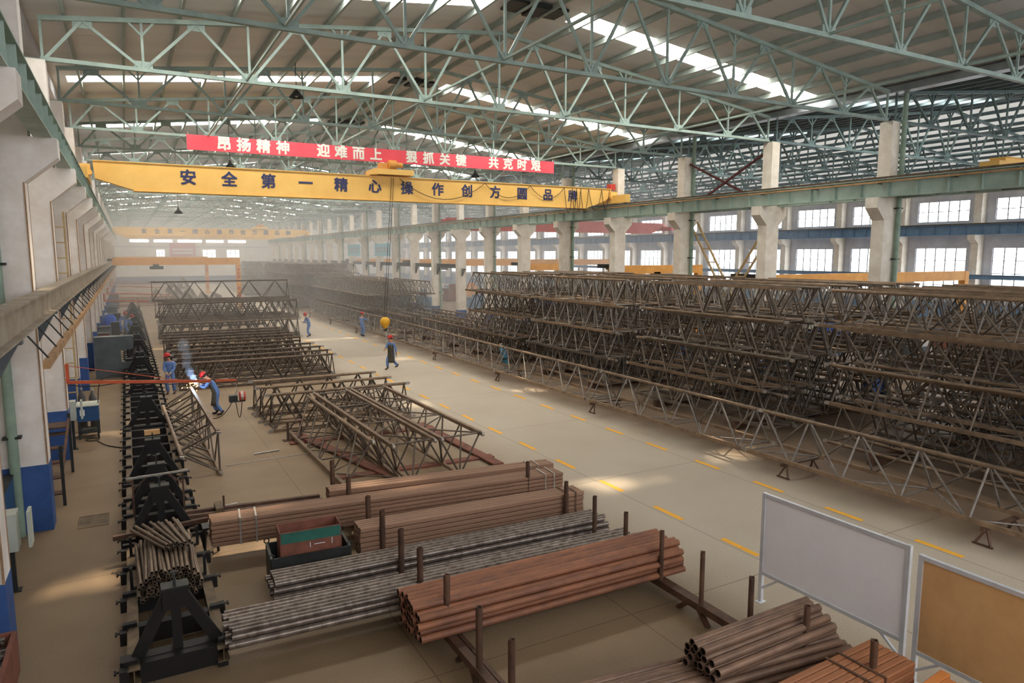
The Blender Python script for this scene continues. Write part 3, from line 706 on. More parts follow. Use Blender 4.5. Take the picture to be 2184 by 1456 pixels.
# high stacks behind it
def stack(name, y0, x0, ncol, ntier, L, n, fine_cols=1, jit=.5, wd=1.04, h=1.17, z0=.28, skip=0):
    for q, u in enumerate((.2, .78)):
        tag(obj('bearer_beam', MB().bb(x0 - .7, x0 + ncol * (wd + .16) - .3, y0 + L * u - .07, y0 + L * u + .07, 0, z0), M['post']), 'dark bearer beam under the %s, %s end' % (name, ('near', 'far')[q]), 'bearer beam')
    for tier in range(ntier):
        off = rnd.uniform(-.4, .4)
        for c in range(ncol):
            if tier == ntier - 1 and c < skip: continue
            x = x0 + c * (wd + .16) + rnd.uniform(-.012, .012) + .05 * tier
            y = y0 + off + rnd.uniform(-jit, jit)
            lattice_truss(L, wd, h, n if c < fine_cols else n + 2, False, c < fine_cols, 'brown lattice truss, %s, %s tier, %s from the lane' % (name, od(tier), od(c)), (x, y, z0 + tier * (h + .02)), rnd.uniform(-.002, .002), 'trusses of the ' + name, M['steelb'] if rnd.random() < .7 else M['steel'], M['steel'] if rnd.random() < .7 else M['steelg'], rnd.random() < .3)
stack('nearest tall stack', 5.7, 19.3, 7, 4, 8.2, 6, 2, .35)
stack('second tall stack', 15.6, 19.0, 7, 4, 7.1, 6, 2, .45)
stack('third tall stack', 24.2, 18.9, 7, 4, 7.0, 6, 1, .4)
stack('fourth tall stack', 32.7, 18.9, 7, 4, 6.8, 6, 0, .4)
stack('low stack beside the hook block', 40.4, 19.0, 5, 1, 7.6, 6, 1, .3)
stack('low stack by the blue panels', 48.6, 18.6, 5, 1, 7.6, 6, 0, .3)
stack('hazy stack beyond the blue panels', 56.0, 17.8, 5, 3, 9.0, 7, 0)
stack('hazy stack farther down the hall', 66.5, 17.8, 5, 3, 9.0, 7, 0)
stack('tall hazy stack far down the hall', 79.0, 17.0, 6, 4, 9.0, 7, 0)
stack('farthest stack in the haze', 92.0, 17.0, 6, 4, 9.0, 7, 0)
stack('dark stack near the end wall', 108.0, 16.0, 6, 4, 9.0, 7, 0)
# trusses across the floor on the left of the lane, seen side on
def cross(xa, y, z, L, n, lab, fine=True, wd=1.15, h=1.25, grp=None, rz=-.03, flip=False):
    return lattice_truss(L, wd, h, n, flip, fine, lab, (xa, y, z), -math.pi / 2 + rz, grp, M['steeldb'] if 'dark' in lab else M['steelb'], M['steeld'], False, True)
for k, (xa, y, L) in enumerate(((4.15, 25.0, 4.95), (4.05, 26.55, 4.85), (4.05, 28.05, 4.7))):
    cross(xa, y, .0, L, 4, 'short brown lattice truss lying across behind the open trusses, %s from them' % od(k), grp='three short trusses')
for k in range(10):
    y = 34.6 + 1.62 * k
    cross(1.75 + rnd.uniform(-.2, .2), y, .0, 7.0 + rnd.uniform(-.05, .25), 6, 'dark lattice truss of the flat group behind the welders, %s from the near side' % od(k), k < 4, grp='flat truss group behind the welders', h=1.2)
for k in range(5):
    cross(2.0 + rnd.uniform(-.3, .2), 53.4 + 1.5 * k, .0, 9.2, 7, 'dark lattice truss in the crosswise pile, bottom layer, %s' % od(k), k < 1, grp='bottom layer of the pile', h=1.35)
for k in range(4):
    cross(2.0 + rnd.uniform(-.3, .2), 54.2 + 1.5 * k, 1.35, 9.4, 7, 'dark lattice truss in the crosswise pile, second layer, %s' % od(k), k < 1, grp='second layer of the pile', h=1.35)
cross(1.5, 56.8, 2.7, 9.6, 5, 'open dark lattice truss standing on top of the pile', True, h=1.45, wd=1.3)
for k in range(6):
    cross(3.0 + rnd.uniform(-.4, .4), 64 + 3.0 * k, .0, 7.5, 6, 'dark lattice truss lying across the floor near the orange gantry, %s' % od(k), False, grp='crosswise trusses near the gantry')
for k, (x, y, z, fl) in enumerate(((5.0, 88, 0, 0), (8.2, 88, 0, 0), (9.6, 88, 0, 0), (6.6, 92, 0, 0), (5.0, 92, 1.35, 0), (3.6, 104, 0, 0), (7.9, 106, 0, 0), (6.4, 106, 0, 0), (7.1, 106, 1.35, 0))):
    lattice_truss(9, 1.3, 1.35, 7, False, False, 'dark lattice truss seen end on in the haze behind the gantry, %s of the group' % od(k), (x, y, z), 0, 'end-on trusses behind the gantry')

# four trusses in the open middle floor
def skid(x0, y0, x1, y1, label, z=.025):
    return tag(obj('skid_plate', MB().beam((x0, y0, z), (x1, y1, z), .32, .05), M['rustplate']), label, 'steel skid')
skid(4.7, 23.6, 6.1, 17.4, 'rusty flat skid under the open trusses on the welders side', .077)
skid(8.9, 22.9, 9.1, 17.2, 'rusty flat skid under the open trusses on the lane side', .077)
skid(4.3, 22.6, 9.2, 22.4, 'rusty flat skid lying across under the open trusses, far end')
skid(4.6, 18.4, 9.4, 18.2, 'rusty flat skid lying across under the open trusses, near end')
lattice_truss(6.6, 1.45, 1.2, 5, False, True, 'upright lattice truss with a mottled round top chord, first of the open trusses', (5.35, 17.2, .10), .02, None, M['steelb'], M['steel'])
lattice_truss(7.6, 1.15, 1.2, 6, True, True, 'upturned lattice truss with two bright brown top chords, middle of the open trusses', (6.25, 16.6, .10), .02, None, M['steelb'], M['steel'])
lattice_truss(7.6, 1.2, 1.2, 6, True, True, 'upturned lattice truss nearest the yellow lane dashes among the open trusses', (7.62, 16.6, .10), .02, None, M['steelb'], M['steel'])
# truss being welded beside the jigs
wt = lattice_truss(7.2, 1.15, 1.05, 6, False, True, 'half finished lattice truss being welded beside the black jigs', (2.02, 20.4, .64), .02, None, M['steelb'], M['steel'], False, True)
wt.rotation_euler = (0, -math.pi / 2, .02)
for q, y in enumerate((21.6, 26.4)): tag(obj('prop_stand', MB().bb(.92, 1.05, y - .05, y + .05, .02, .57).bb(.85, 1.12, y - .12, y + .12, 0, .03), M['black']), 'small black prop under the half finished truss, %s one' % ('near', 'far')[q], 'prop')
t = thing('short_support', 'short two legged steel support under the short brown trusses', 'support', (4.35, 23.1, 0))
for dx in (0, .42): strut('leg', (dx, 0, .02), (dx, 0, .62), .035, M['post'], t, True)
obj('foot_plate', MB().box((.21, 0, .01), (.75, .25, .02)), M['post'], t)
obj('head_plate', MB().box((.21, 0, .63), (.6, .12, .03)), M['post'], t)

# ------------------------------------------------------------------ storage racks and their stock
def rack(x, ys, y0, y1, feet, label):
    t = thing('storage_rack', label, 'rack', (x, 0, 0))
    obj('base_beam', MB().beam((0, y0, .27), (0, y1, .27), .14, .12).beam((.16, y0 + .3, .24), (.16, y1 - .2, .24), .07, .07), M['post'], t)
    for y in ys: obj('post', cached('post', lambda: MB().hollow((0, 0, 0), (0, 0, .92), .055, .045, 4).mesh('post', M['post'])), None, t, (0, y, .31))
    for y in feet:
        for s in (-1, 1): strut('trestle_leg', (0, y + s * .1, .24), (s * .02, y + s * .38, 0), .035, M['post'], t, True)
        strut('trestle_leg', (.03, y, .24), (.33, y + .05, 0), .03, M['post'], t, True)
rack(4.02, [7.26, 8.2, 9.32, 10.44, 11.36, 12.4, 13.3, 14.72, 16.1], 5.6, 16.4, (8.6, 12.0, 15.6), 'rusty post rack under the near ends of the pipe bundles')
rack(8.05, [5.0, 6.0, 6.99, 8.02, 9.02, 10.04, 11.05, 12.1, 13.75], 4.2, 14.3, (5.2, 8.2, 11.6), 'rusty post rack under the lane ends of the pipe bundles')
# hidden bearer timbers under the cross beams so nothing floats
def hexstack(name, cat, rows, r, x0, x1, yc, z0, m, grp, jx=.06, skew=0.0, ri=.78, rows_off=None, order='far', yshift=-.045, lab=''):
    n = 14
    for j, cnt in enumerate(rows):
        z = z0 + r + j * r * 1.735
        for i in range(cnt):
            y = yc + (i - (cnt - 1) / 2) * 2.02 * r + (rows_off[j] if rows_off else 0)
            a = x0 + rnd.uniform(-jx, jx); b = x1 + rnd.uniform(-jx, jx)
            L = round(b - a, 1)
            me = cached((name, m.name, r, L), lambda: _pipe(L, r, r * ri, n, m))
            o = bpy.data.objects.new(name, me); C.objects.link(o)
            o.location = (a, y - yshift * 0, z); o.rotation_euler = (rnd.uniform(0, 6.28), 0, skew)
            o.location.y += -skew * 0
            tag(o, '%s, %s layer, %s from the near side' % (lab, od(j), od(i)), cat, grp)
def _pipe(L, r, ri, n, m):
    me = MB().hollow((0, 0, 0), (L, 0, 0), r, ri, n).mesh('steel_pipe', m)
    me.materials.append(M['inside'])
    for k, p in enumerate(me.polygons):
        if 2 * n <= k < 3 * n: p.material_index = 1
    return me
SK = -.045
hexstack('steel_pipe', 'pipe', [8, 7, 8, 7, 6], .058, 3.5, 8.62, 9.56, .33, M['redpipe'], 'rusty red pipes on the racks', .04, -.02, lab='rusty red pipe of the tall stack', rows_off=[0, 0, 0, 0, .117])
hexstack('steel_pipe', 'pipe', [7, 7, 6], .056, 1.0, 8.5, 10.7, .33, M['greypipe'], 'mottled grey pipes behind the red stack', .06, SK, lab='mottled grey pipe behind the red stack', rows_off=[0, .056, 0])
hexstack('steel_pipe', 'pipe', [7, 6, 5], .056, 1.85, 8.5, 11.85, .33, M['greypipe'], 'mottled grey pipes beside the square tubes', .05, SK, lab='mottled grey pipe beside the square tubes')
hexstack('steel_pipe', 'pipe', [7, 6, 5], .058, 3.6, 8.75, 6.72, .33, M['brownpipe'], 'brown pipes lying on the rack by the white board', .1, -.12, lab='brown pipe, low bundle by the white board')
hexstack('steel_pipe', 'pipe', [5, 6, 5, 3], .055, 6.25, 8.6, 6.2, .66, M['brownpipe'], 'short brown pipes tied on top by the white board', .06, .01, lab='short brown pipe, tied bundle by the white board', rows_off=[0, 0, .03, .06])
def tubestack(name, ny, nz, wd, ht, x0, x1, yc, z0, m, grp, lab, skew, jx=.01):
    a = round(x1 - x0, 2)
    me = cached(('sq', a, wd, ht, m.name), lambda: MB().sqhollow((0, 0, 0), (a, 0, 0), wd, ht, .007).mesh('square_tube', m))
    for j in range(nz):
        for i in range(ny):
            o = bpy.data.objects.new(name, me); C.objects.link(o)
            o.location = (x0 + rnd.uniform(-jx, jx), yc + (i - (ny - 1) / 2) * (wd + .008), z0 + ht / 2 + j * (ht + .009)); o.rotation_euler = (0, 0, skew)
            tag(o, '%s, %s layer, %s from the near side' % (lab, od(j), od(i)), 'tube', grp)
def strap(x, y, z, wd, ht, rz, label, m=M['lug']):
    t = MB(); b = .004
    for dy in (-1, 1): t.box((0, dy * (wd / 2 + b), ht / 2), (.035, .006, ht + .01))
    for z_ in (-b, ht + b): t.box((0, 0, z_), (.035, wd + .015, .006))
    o = obj('steel_strap', t, m, None, (x, y, z)); o.rotation_euler = (0, 0, rz)
    tag(o, label, 'strap')
tubestack('square_tube', 6, 6, .08, .08, 1.17, 9.0, 14.6, .33, M['tube'], 'brown square tubes of the long strapped bundle', 'brown square tube, long strapped bundle', -.092)
for k, dx in enumerate((.55, .85)): strap(1.17 + dx, 14.6 - .092 * dx, .33, .525, .535, -.092, 'grey steel strap round the long square tube bundle, %s from its jig end' % od(k))
for k, dx in enumerate((7.35, 7.58)): strap(1.17 + dx, 14.6 - .092 * dx, .33, .525, .535, -.092, 'bright steel strap round the lane end of the long square tube bundle, %s one' % ('inner', 'outer')[k])
tubestack('square_tube', 5, 6, .09, .09, 3.6, 8.55, 12.68, .33, M['tube'], 'brown square tubes of the tall bundle', 'brown square tube, tall bundle between posts', -.06)
for k, dx in enumerate((4.55, 4.75)): strap(3.6 + dx, 12.68 - .06 * dx, .33, .49, .595, -.06, 'rusty strap round the lane end of the tall square tube bundle, %s one' % ('inner', 'outer')[k], M['post'])
tubestack('square_tube', 3, 4, .14, .12, 3.7, 9.25, 15.3, .33, M['tube'], 'wide brown tubes behind the long bundle', 'wide brown tube behind the long bundle', -.12)
for k, dx in enumerate((4.9, 5.1)): strap(3.7 + dx, 15.3 - .12 * dx, .33, .445, .52, -.12, 'bright strap round the wide brown tubes, %s one' % ('inner', 'outer')[k])
tubestack('square_tube', 6, 5, .1, .1, 4.2, 8.62, 4.98, .33, M['rusttube'], 'rust brown tubes below the white board', 'rust brown tube below the white board', .03)
for k, dx in enumerate((3.5, 3.75)): strap(4.2 + dx, 4.98 + .03 * dx, .33, .65, .545, .03, 'dark strap round the rust brown tubes, %s one' % ('inner', 'outer')[k], M['post'])
tubestack('square_tube', 4, 4, .13, .1, 4.6, 8.9, 3.95, .33, M['orangetube'], 'fresh rust planks below the brown board', 'bright orange flat tube below brown board', .1, .08)

# scrap box between the bundles
t = thing('steel_scrap_box', 'open dark steel box with lifting eyes beside the square tubes', 'box', (2.7, 12.83, 0), -.06)
bx = MB()
for x in (-.7, .7): bx.box((x, 0, .36), (.05, .8, .6))
for y in (-.4, .4): bx.box((0, y, .36), (1.4, .04, .6))
bx.box((0, 0, .06), (1.4, .8, .06)); obj('box_shell', bx, M['dark'], t)
for x in (-.7, .7):
    for y in (-.4, .4): obj('lifting_eye', MB().lathe([(.045 + .012 * math.cos(a), .012 * math.sin(a)) for a in [i * math.pi / 3 for i in range(7)]], 10, (x, y, .7), Matrix.Rotation(math.pi / 2, 3, 'X')), M['dark'], t)
t = thing('teal_tray', 'rusty teal painted tray set inside the open dark steel box', 'tray', (2.74, 12.9, .10), -.06)
tr = MB()
for y in (-.24, .24): tr.box((0, y, .46), (1.1, .02, .92))
for x in (-.55, .55): tr.box((x, 0, .46), (.02, .5, .92))
tr.box((0, 0, .01), (1.1, .5, .02)); obj('tray_shell', tr, M['rustplate'], t)
obj('teal_band', MB().box((0, -.252, .81), (1.08, .006, .2)), M['green'], t)
obj('chalk_mark', MB().box((.15, -.2525, .62), (.2, .005, .012)).box((-.02, -.2525, .62), (.012, .005, .1)).box((.38, -.2525, .64), (.012, .005, .12)), M['paper'], t)
# low beam trestle at the head of the racks
t = thing('low_beam_stand', 'low dark double beam stand between the jigs and the racks', 'stand', (0, 0, 0))
obj('beam', MB().beam((.75, 16.15, .38), (3.7, 15.8, .38), .1, .14).beam((.75, 16.45, .38), (3.7, 16.1, .38), .1, .14), M['post'], t)
for a, b in ((1.2, 16.25), (3.7, 15.95)):
    for d in (-.15, .15): strut('leg', (a, b + d, .32), (a, b + d * 1.4, 0), .03, M['post'], t, True)
    obj('clamp_block', MB().box((a + .3, b, .49), (.16, .5, .09)), M['jigtop'], t)
strut('peg', (1.6, 16.2, .45), (1.6, 16.2, .75), .02, M['post'], t, True)

# ------------------------------------------------------------------ boards
def board(x, ya, yb, label, mp, zt=1.96, zb=.55, rz=0.0):
    t = thing('notice_board', label, 'board', (x, (ya + yb) / 2, 0), rz)
    W = abs(yb - ya)
    obj('panel', MB().box((0, 0, (zt + zb) / 2), (.02, W - .06, zt - zb - .06)), mp, t)
    for s in (-1, 1):
        obj('leg', MB().beam((0, s * W / 2, 0), (0, s * W / 2, zt + .034), .066, .066), M['alu'], t)
        obj('foot_plate', MB().box((0, s * W / 2, .006), (.16, .12, .012)), M['alu'], t)
        strut('corner_brace', (0, s * W / 2, zb - .3), (0, s * (W / 2 - .38), zb), .018, M['alu'], t, True)
    obj('top_rail', MB().beam((0, -W / 2 + .02, zt), (0, W / 2 - .02, zt), .06, .06), M['alu'], t)
    obj('bottom_rail', MB().beam((0, -W / 2 + .02, zb), (0, W / 2 - .02, zb), .06, .06), M['alu'], t)
board(9.5, 8.02, 5.5, 'blank white notice board on metal legs beside the lane', M['board'], rz=0.02)
board(9.5, 5.3, 2.7, 'brown notice board on metal legs next to the white one', M['board2'], 1.9, .5)

# ------------------------------------------------------------------ black welding jigs
def jig(y0, L, label, frames, group='black welding jigs'):
    t = thing('welding_jig', label, 'jig', (0.34, y0, 0), 0, group)
    for s in (-1, 1): obj('side_beam', cached(('jsb', L), lambda: MB().ibeam((0, 0, .26), (0, L, .26), .16, .22, .02).mesh('side_beam', M['jigtop'])), None, t, (s * .58, 0, 0))
    n = int(L / .9)
    for i in range(n):
        y = .2 + i * (L - .4) / max(1, n - 1)
        obj('cross_beam', cached('jcb', lambda: MB().box((0, 0, .22), (1.02, .17, .3)).box((-.62, 0, .4), (.2, .1, .06)).box((.62, 0, .4), (.2, .1, .06)).mesh('cross_beam', M['black'])), None, t, (0, y, 0))
        for s in (-1, 1):
            obj('clamp', cached(('jcl', s), lambda: MB().box((0, 0, .27), (.12, .14, .2)).tube((0, 0, .36), (s * .12, .02, .33), .014, 6).box((s * .11, .03, .33), (.03, .1, .03)).mesh('clamp', M['black'])), None, t, (s * .70, y + .12 * s, 0))
        for s in (-1, 1): obj('foot', cached('jft', lambda: MB().box((0, 0, .08), (.14, .14, .16)).mesh('foot', M['black'])), None, t, (s * .58, y, 0)) if i % 3 == 0 else None
    for (yf, lean) in frames:
        f = obj('a_frame', cached(('jaf', lean), lambda: MB().beam((-.56, 0, .3), (-.1, lean, 1.2), .15, .13, (0, 1, 0)).beam((.56, 0, .3), (.1, lean, 1.2), .15, .13, (0, 1, 0)).beam((0, 0, .3), (0, lean, 1.2), .13, .13, (0, 1, 0)).box((0, lean, 1.16), (.34, .2, .3)).box((0, 0, .3), (1.5, .2, .16)).mesh('a_frame', M['black'])), None, t, (0, yf, 0))
        obj('head_plate', cached('jhp', lambda: MB().box((0, 0, 0), (.36, .24, .025)).box((0, 0, .1), (.03, .14, .18)).box((0, 0, .19), (.13, .03, .025)).mesh('head_plate', M['dark'])), None, f, (0, lean, 1.33))
    return t
J = [(10.4, 4.9, [(.35, 0.0)], 'black welding jig loaded with short pipes at the near end'),
     (15.5, 3.9, [(.25, 0.0), (2.0, 0.0)], 'black welding jig with a double A frame behind the short pipes'),
     (19.6, 6.0, [(.3, 0.0)], 'black welding jig with a timber block on its A frame'),
     (25.8, 6.0, [(.3, 0.0)], 'black welding jig beside the blue welding machine'),
     (32.0, 5.6, [(.3, 0.0), (4.5, 0.0)], 'black welding jig beside the two welders'),
     (38.0, 8.0, [(.5, 0.0), (6, 0.0)], 'black welding jig beside the grey steel frame'),
     (46.5, 8.0, [(.5, 0.0), (6, 0.0)], 'black welding jig beside the pile with a truss on top'),
     (55.0, 8.0, [(.5, 0.0), (6.5, 0.0)], 'black welding jig where two men bend over'),
     (64.0, 8.0, [(.5, 0.0), (6.5, 0.0)], 'black welding jig beyond the bending men'),
     (73.0, 8.0, [(.5, 0.0), (6.5, 0.0)], 'black welding jig just before the orange gantry')]
for y0, L, fr, lab in J: jig(y0, L, lab, fr)
tag(obj('timber_block', MB().box((0.34, 19.9, 1.52), (.36, .1, .12)), M['wood']), 'small pale timber block lying on top of a black A frame', 'timber block')
t = thing('locating_frame', 'thin steel hoop frame with a bright top bar on the second jig', 'frame', (0.34, 16.9, 0))
obj('top_bar', MB().beam((-.62, 0, 1.22), (.62, .1, 1.22), .04, .04), M['lug'], t)
for s in (-1, 1):
    strut('upright', (s * .5, .02, .3), (s * .5, .02, 1.2), .02, M['post'], t, True)
    strut('brace', (s * .5, .02, .95), (s * .22, .02, 1.2), .015, M['post'], t, True)
# short pipes piled on the first jig
rows = [(14, .43), (15, .505), (15, .58), (14, .655), (12, .73), (9, .80)]
for j, (cnt, z) in enumerate(rows):
    for i in range(cnt):
        L = round(rnd.uniform(1.8, 2.2), 1)
        me = cached(('sp', L), lambda: _pipe(L, .032, .022, 10, M['shortpipe']))
        o = bpy.data.objects.new('short_pipe', me); C.objects.link(o)
        o.location = (.34 + (i - (cnt - 1) / 2) * .067 + rnd.uniform(-.01, .01), 12.45 + rnd.uniform(-.12, .12) + .03 * j, z + rnd.uniform(-.01, .01)); o.rotation_euler = (0, rnd.uniform(-.01, .03), math.pi / 2 + rnd.uniform(-.03, .03))
        tag(o, 'short grey pipe on nearest jig, %s layer, %s from left' % (od(j), od(i)), 'pipe', 'short pipes piled on the nearest jig')
for i in range(13):
    L = 1.3
    me = cached(('sp', L), lambda: _pipe(L, .028, .02, 10, M['shortpipe']))
    o = bpy.data.objects.new('short_pipe', me); C.objects.link(o)
    a = math.pi / 2 + .42 - .024 * i
    o.location = (.32 + .036 * i, 13.35 + rnd.uniform(-.06, .04), .885 + .05 * (i % 2)); o.rotation_euler = (0, -.02, a)
    tag(o, 'short pipe in the loose fan on the pile, %s from left' % od(i), 'pipe', 'fan of short pipes on the pile')
t = thing('pipe_cradle', 'dark steel cradle holding the short pipes on the nearest jig', 'cradle', (.34, 13.6, 0))
for y in (-.5, 1.0): obj('cross_bar', MB().beam((-.6, y, .37), (.6, y, .37), .08, .05), M['black'], t)
for s in (-1, 1):
    for y in (-.5, 1.0): strut('side_post', (s * .58, y, .3), (s * .58, y, .75), .025, M['black'], t, True)
t = thing('long_bar', 'long dark steel bar lying across the second jig', 'bar', (0, 0, 0))
obj('bar', MB().beam((-.55, 15.35, .5), (1.2, 15.55, .5), .09, .09), M['post'], t)
t = thing('steel_stand', 'small dark bench stand at the end of the racks by the jigs', 'stand', (1.2, 15.1, 0))
obj('top_plate', MB().box((0, 0, .52), (.3, .35, .03)), M['dark'], t)
for sx in (-1, 1):
    for sy in (-1, 1): strut('leg', (sx * .1, sy * .13, .5), (sx * .13, sy * .15, 0), .02, M['dark'], t, True)
for i, (x, y, L, a) in enumerate(((2.9, 17.2, .5, .1), (3.1, 21.9, .75, .1), (1.75, 17.6, .3, .05))):
    tag(obj('loose_rod', MB().tube((x, y, .025), (x + L, y + a, .025), .022, 8), M['lug']), ('loose steel rod on the floor between the jigs and the open trusses', 'thin bright rod on the floor beside the welded truss', 'short bright rod on the floor by the second jig')[i], 'rod')
tag(obj('floor_strip', MB().beam((2.2, 21.1, .01), (6.0, 21.3, .01), .03, .02), M['lug']), 'long thin pale strip lying on the floor beside the open trusses', 'metal strip')

# ------------------------------------------------------------------ along the left wall
def box_thing(name, label, cat, c, d, m, extra=None, rz=0, group=None):
    t = thing(name, label, cat, (c[0], c[1], 0), rz, group); return t
def weld_machine(x, y, label, m=M['cabblue']):
    t = thing('welding_machine', label, 'welding machine', (x, y, 0), 0, None)
    obj('cabinet', MB().box((0, 0, .85), (.62, .8, .5)), m, t)
    obj('lid', MB().box((0, 0, 1.115), (.66, .84, .03)), M['cabgrey'], t)
    obj('data_sheet', MB().box((-.15, -.405, .9), (.14, .008, .2)), M['paper'], t)
    for sx in (-1, 1):
        for sy in (-1, 1): strut('leg', (sx * .27, sy * .36, .6), (sx * .27, sy * .36, 0), .03, M['dark'], t, True)
    obj('shelf', MB().box((0, 0, .2), (.56, .7, .03)), M['dark'], t)
    obj('front_rail', MB().beam((-.27, -.36, .4), (.27, -.36, .4), .04, .04), M['dark'], t)
    obj('gas_hose', MB().path([(.2 * math.cos(a) + .1, -.6 + .18 * math.sin(a), .02) for a in [i * .5 for i in range(14)]], .015, 5), M['cable'], t)
    return t
weld_machine(-1.4, 26.9, 'blue welding machine on a black stand by the left wall')
weld_machine(-1.35, 46.5, 'farther blue welding machine on a stand by the left wall', M['darkgrey'])
weld_machine(-1.2, 66.0, 'dark welding machine beyond the blue tarp', M['darkgrey'])
def cyl(x, y, r, h, m, label, tilt=None):
    t = thing('gas_cylinder', label, 'gas cylinder', (x, y, 0))
    a = obj('bottle', MB().lathe([(0, .0), (r, .01), (r, h * .82), (r * .75, h * .9), (r * .32, h * .95), (r * .3, h)], 16), m, t)
    obj('valve', MB().tube((0, 0, h), (0, 0, h + .09), .025, 8).tube((-.05, 0, h + .05), (.05, 0, h + .05), .015, 8), M['lug'], t)
    if tilt: t.rotation_euler = tilt
    return t
cyl(-1.28, 27.75, .12, 1.4, M['cylg'], 'grey gas cylinder standing behind the blue welding machine')
cyl(-1.62, 28.1, .12, 1.4, M['cylg'], 'grey gas cylinder standing against the left wall ladder')
c = cyl(17.65, 32.4, .15, 1.4, M['cyl'], 'sky blue gas cylinder leaning inside the joined truss row', (.15, -.32, 0))
obj('band', MB().lathe([(.156, .6), (.158, .62), (.158, .66), (.156, .68)], 16), M['dark'], c)
# steel steps with platform
t = thing('steel_steps', 'dark steel steps and stand against the left wall column', 'steps', (-1.95, 21.2, 0))
for sy in (-1.6, 1.4):
    for sx in (-.28, .3): strut('post', (sx, sy, 0), (sx, sy, 1.5 if sx < 0 or sy < 0 else 1.7), .035, M['dark'], t, True)
for i in range(5): obj('tread', MB().box((0, -1.3 + .55 * i, .25 + .25 * i), (.55, .3, .03)), M['post'], t)
strut('handrail', (.3, -1.6, .85), (.3, 1.4, 1.55), .03, M['post'], t, True)
obj('platform', MB().box((0, 1.2, 1.42), (.6, .7, .04)), M['post'], t)
def jbox(x, y, z, label, s=1.0):
    t = thing('switch_box', label, 'switch box', (x, y, z))
    obj('case', MB().box((0, 0, .3 * s), (.22 * s, .34 * s, .6 * s)), M['cabgrey'], t)
    obj('open_door', MB().box((.26 * s, .05, .3 * s), (.05, .3 * s, .58 * s)), M['cabgrey'], t)
    obj('support_leg', MB().beam((0, 0, 0), (0, 0, -z), .08, .08).box((0, 0, -z + .01), (.2, .2, .02)), M['dark'], t)
    return t
jbox(-2.12, 14.9, .8, 'grey switch box with open door at the near left wall', 1.15)
jbox(-1.75, 25.3, .95, 'grey switch box standing between the steel steps and the blue welding machine')
jbox(-1.55, 43.0, .95, 'grey switch box beside the grey steel frame')
jbox(-1.55, 62.5, .95, 'distant grey switch box near the blue tarp')
t = thing('blue_bench', 'low blue steel cabinet between the near left wall columns', 'cabinet', (-2.485, 16.3, 0))
obj('body', MB().box((0, 0, .7), (.2, 3.0, 1.36)), M['cabblue'], t)
obj('worktop', MB().box((0, 0, 1.4), (.22, 3.04, .04)), M['dark'], t)
# parts bin bottom left
t = thing('parts_bin', 'rusty wooden bin full of small metal parts at the near left wall', 'bin', (-2.1, 10.3, 0))
for x in (-.42, .42): obj('side', MB().box((x, 0, .55), (.06, 2.2, .6)), M['rustplate'], t)
for y in (-1.08, 1.08): obj('end', MB().box((0, y, .55), (.8, .06, .6)), M['rustplate'], t)
obj('base', MB().box((0, 0, .28), (.8, 2.1, .05)), M['rustplate'], t)
for sx in (-.38, .38):
    for sy in (-.95, .95): strut('leg', (sx, sy, .3), (sx, sy, 0), .04, M['dark'], t, True)
mb = MB()
for i in range(420):
    x, y, z = -2.1 + rnd.uniform(-.34, .34), 10.3 + rnd.uniform(-1, 1), .68 + rnd.uniform(0, .17)
    a = rnd.uniform(0, 6.28); d = V((math.cos(a), math.sin(a), rnd.uniform(-.3, .3))) * rnd.uniform(.03, .07)
    mb.tube(V((x, y, z)) - d, V((x, y, z)) + d, .022, 6)
mb.bb(-2.48, -1.72, 9.28, 11.32, .31, .68)
tag(obj('metal_offcuts', mb, M['steelg']), 'small bright metal offcuts heaped in the rusty bin', 'metal parts', None, 'stuff')
# grey C-shaped frame
t = thing('grey_press_frame', 'large dark grey C shaped steel frame beside the jigs', 'press', (-.75, 39.7, 0))
obj('frame_plate', MB().prism([(-.85, 0), (.85, 0), (.85, .75), (.28, .75), (.28, 1.35), (.85, 1.4), (.85, 2.05), (-.85, 2.05)], lambda a, b: (a, -.3, b), lambda a, b: (a, .3, b)), M['darkgrey'], t)
obj('ram', MB().tube((.6, 0, 1.02), (.6, 0, 1.45), .08, 12).box((.6, 0, .82), (.3, .4, .12)), M['dark'], t)
t = thing('tarp_machine', 'machine wrapped in a bright blue tarpaulin by the left wall', 'machine', (-1.25, 58.6, 0))
obj('cover', MB().lathe([(0, 1.75), (.25, 1.7), (.42, 1.45), (.45, 1.0), (.5, .75), (.42, .55), (.3, .5)], 14), M['tarp'], t)
obj('stand', MB().box((0, 0, .28), (.6, .7, .56)), M['dark'], t)
for k, (x, y, dx, dy, h, m) in enumerate(((-.9, 56.6, .5, .8, 1.3, 'dark'), (-1.5, 54, .7, 1.6, 1.25, 'darkgrey'), (-1.5, 51, .6, 1.2, 1.1, 'rustplate'), (-.9, 63.5, .6, .8, 1.4, 'dark'), (-1.3, 70, .7, 1.2, 1.5, 'darkgrey'), (-1.3, 76, .7, 1.0, 1.3, 'cabblue'), (-1.3, 90, .8, 1.5, 1.6, 'darkgrey'))):
    t = thing('wall_cabinet', ('dark', 'grey', 'rusty', 'black', 'tall grey', 'blue', 'faint grey')[k] + ' floor cabinet standing along the left wall, %s beyond the grey steel frame' % od(k), 'cabinet', (x, y, 0))
    obj('body', MB().box((0, 0, h / 2 + .05), (dx, dy, h - .1)), M[m], t)
    obj('door', MB().box((dx / 2 + .012, 0, h / 2 + .05), (.02, dy * .85, h * .75)), M[m], t)
    obj('top', MB().box((0, 0, h + .02), (dx + .06, dy + .06, .04)), M['dark'], t)
    obj('plinth', MB().box((0, 0, .05), (dx * .9, dy * .9, .1)), M['dark'], t)
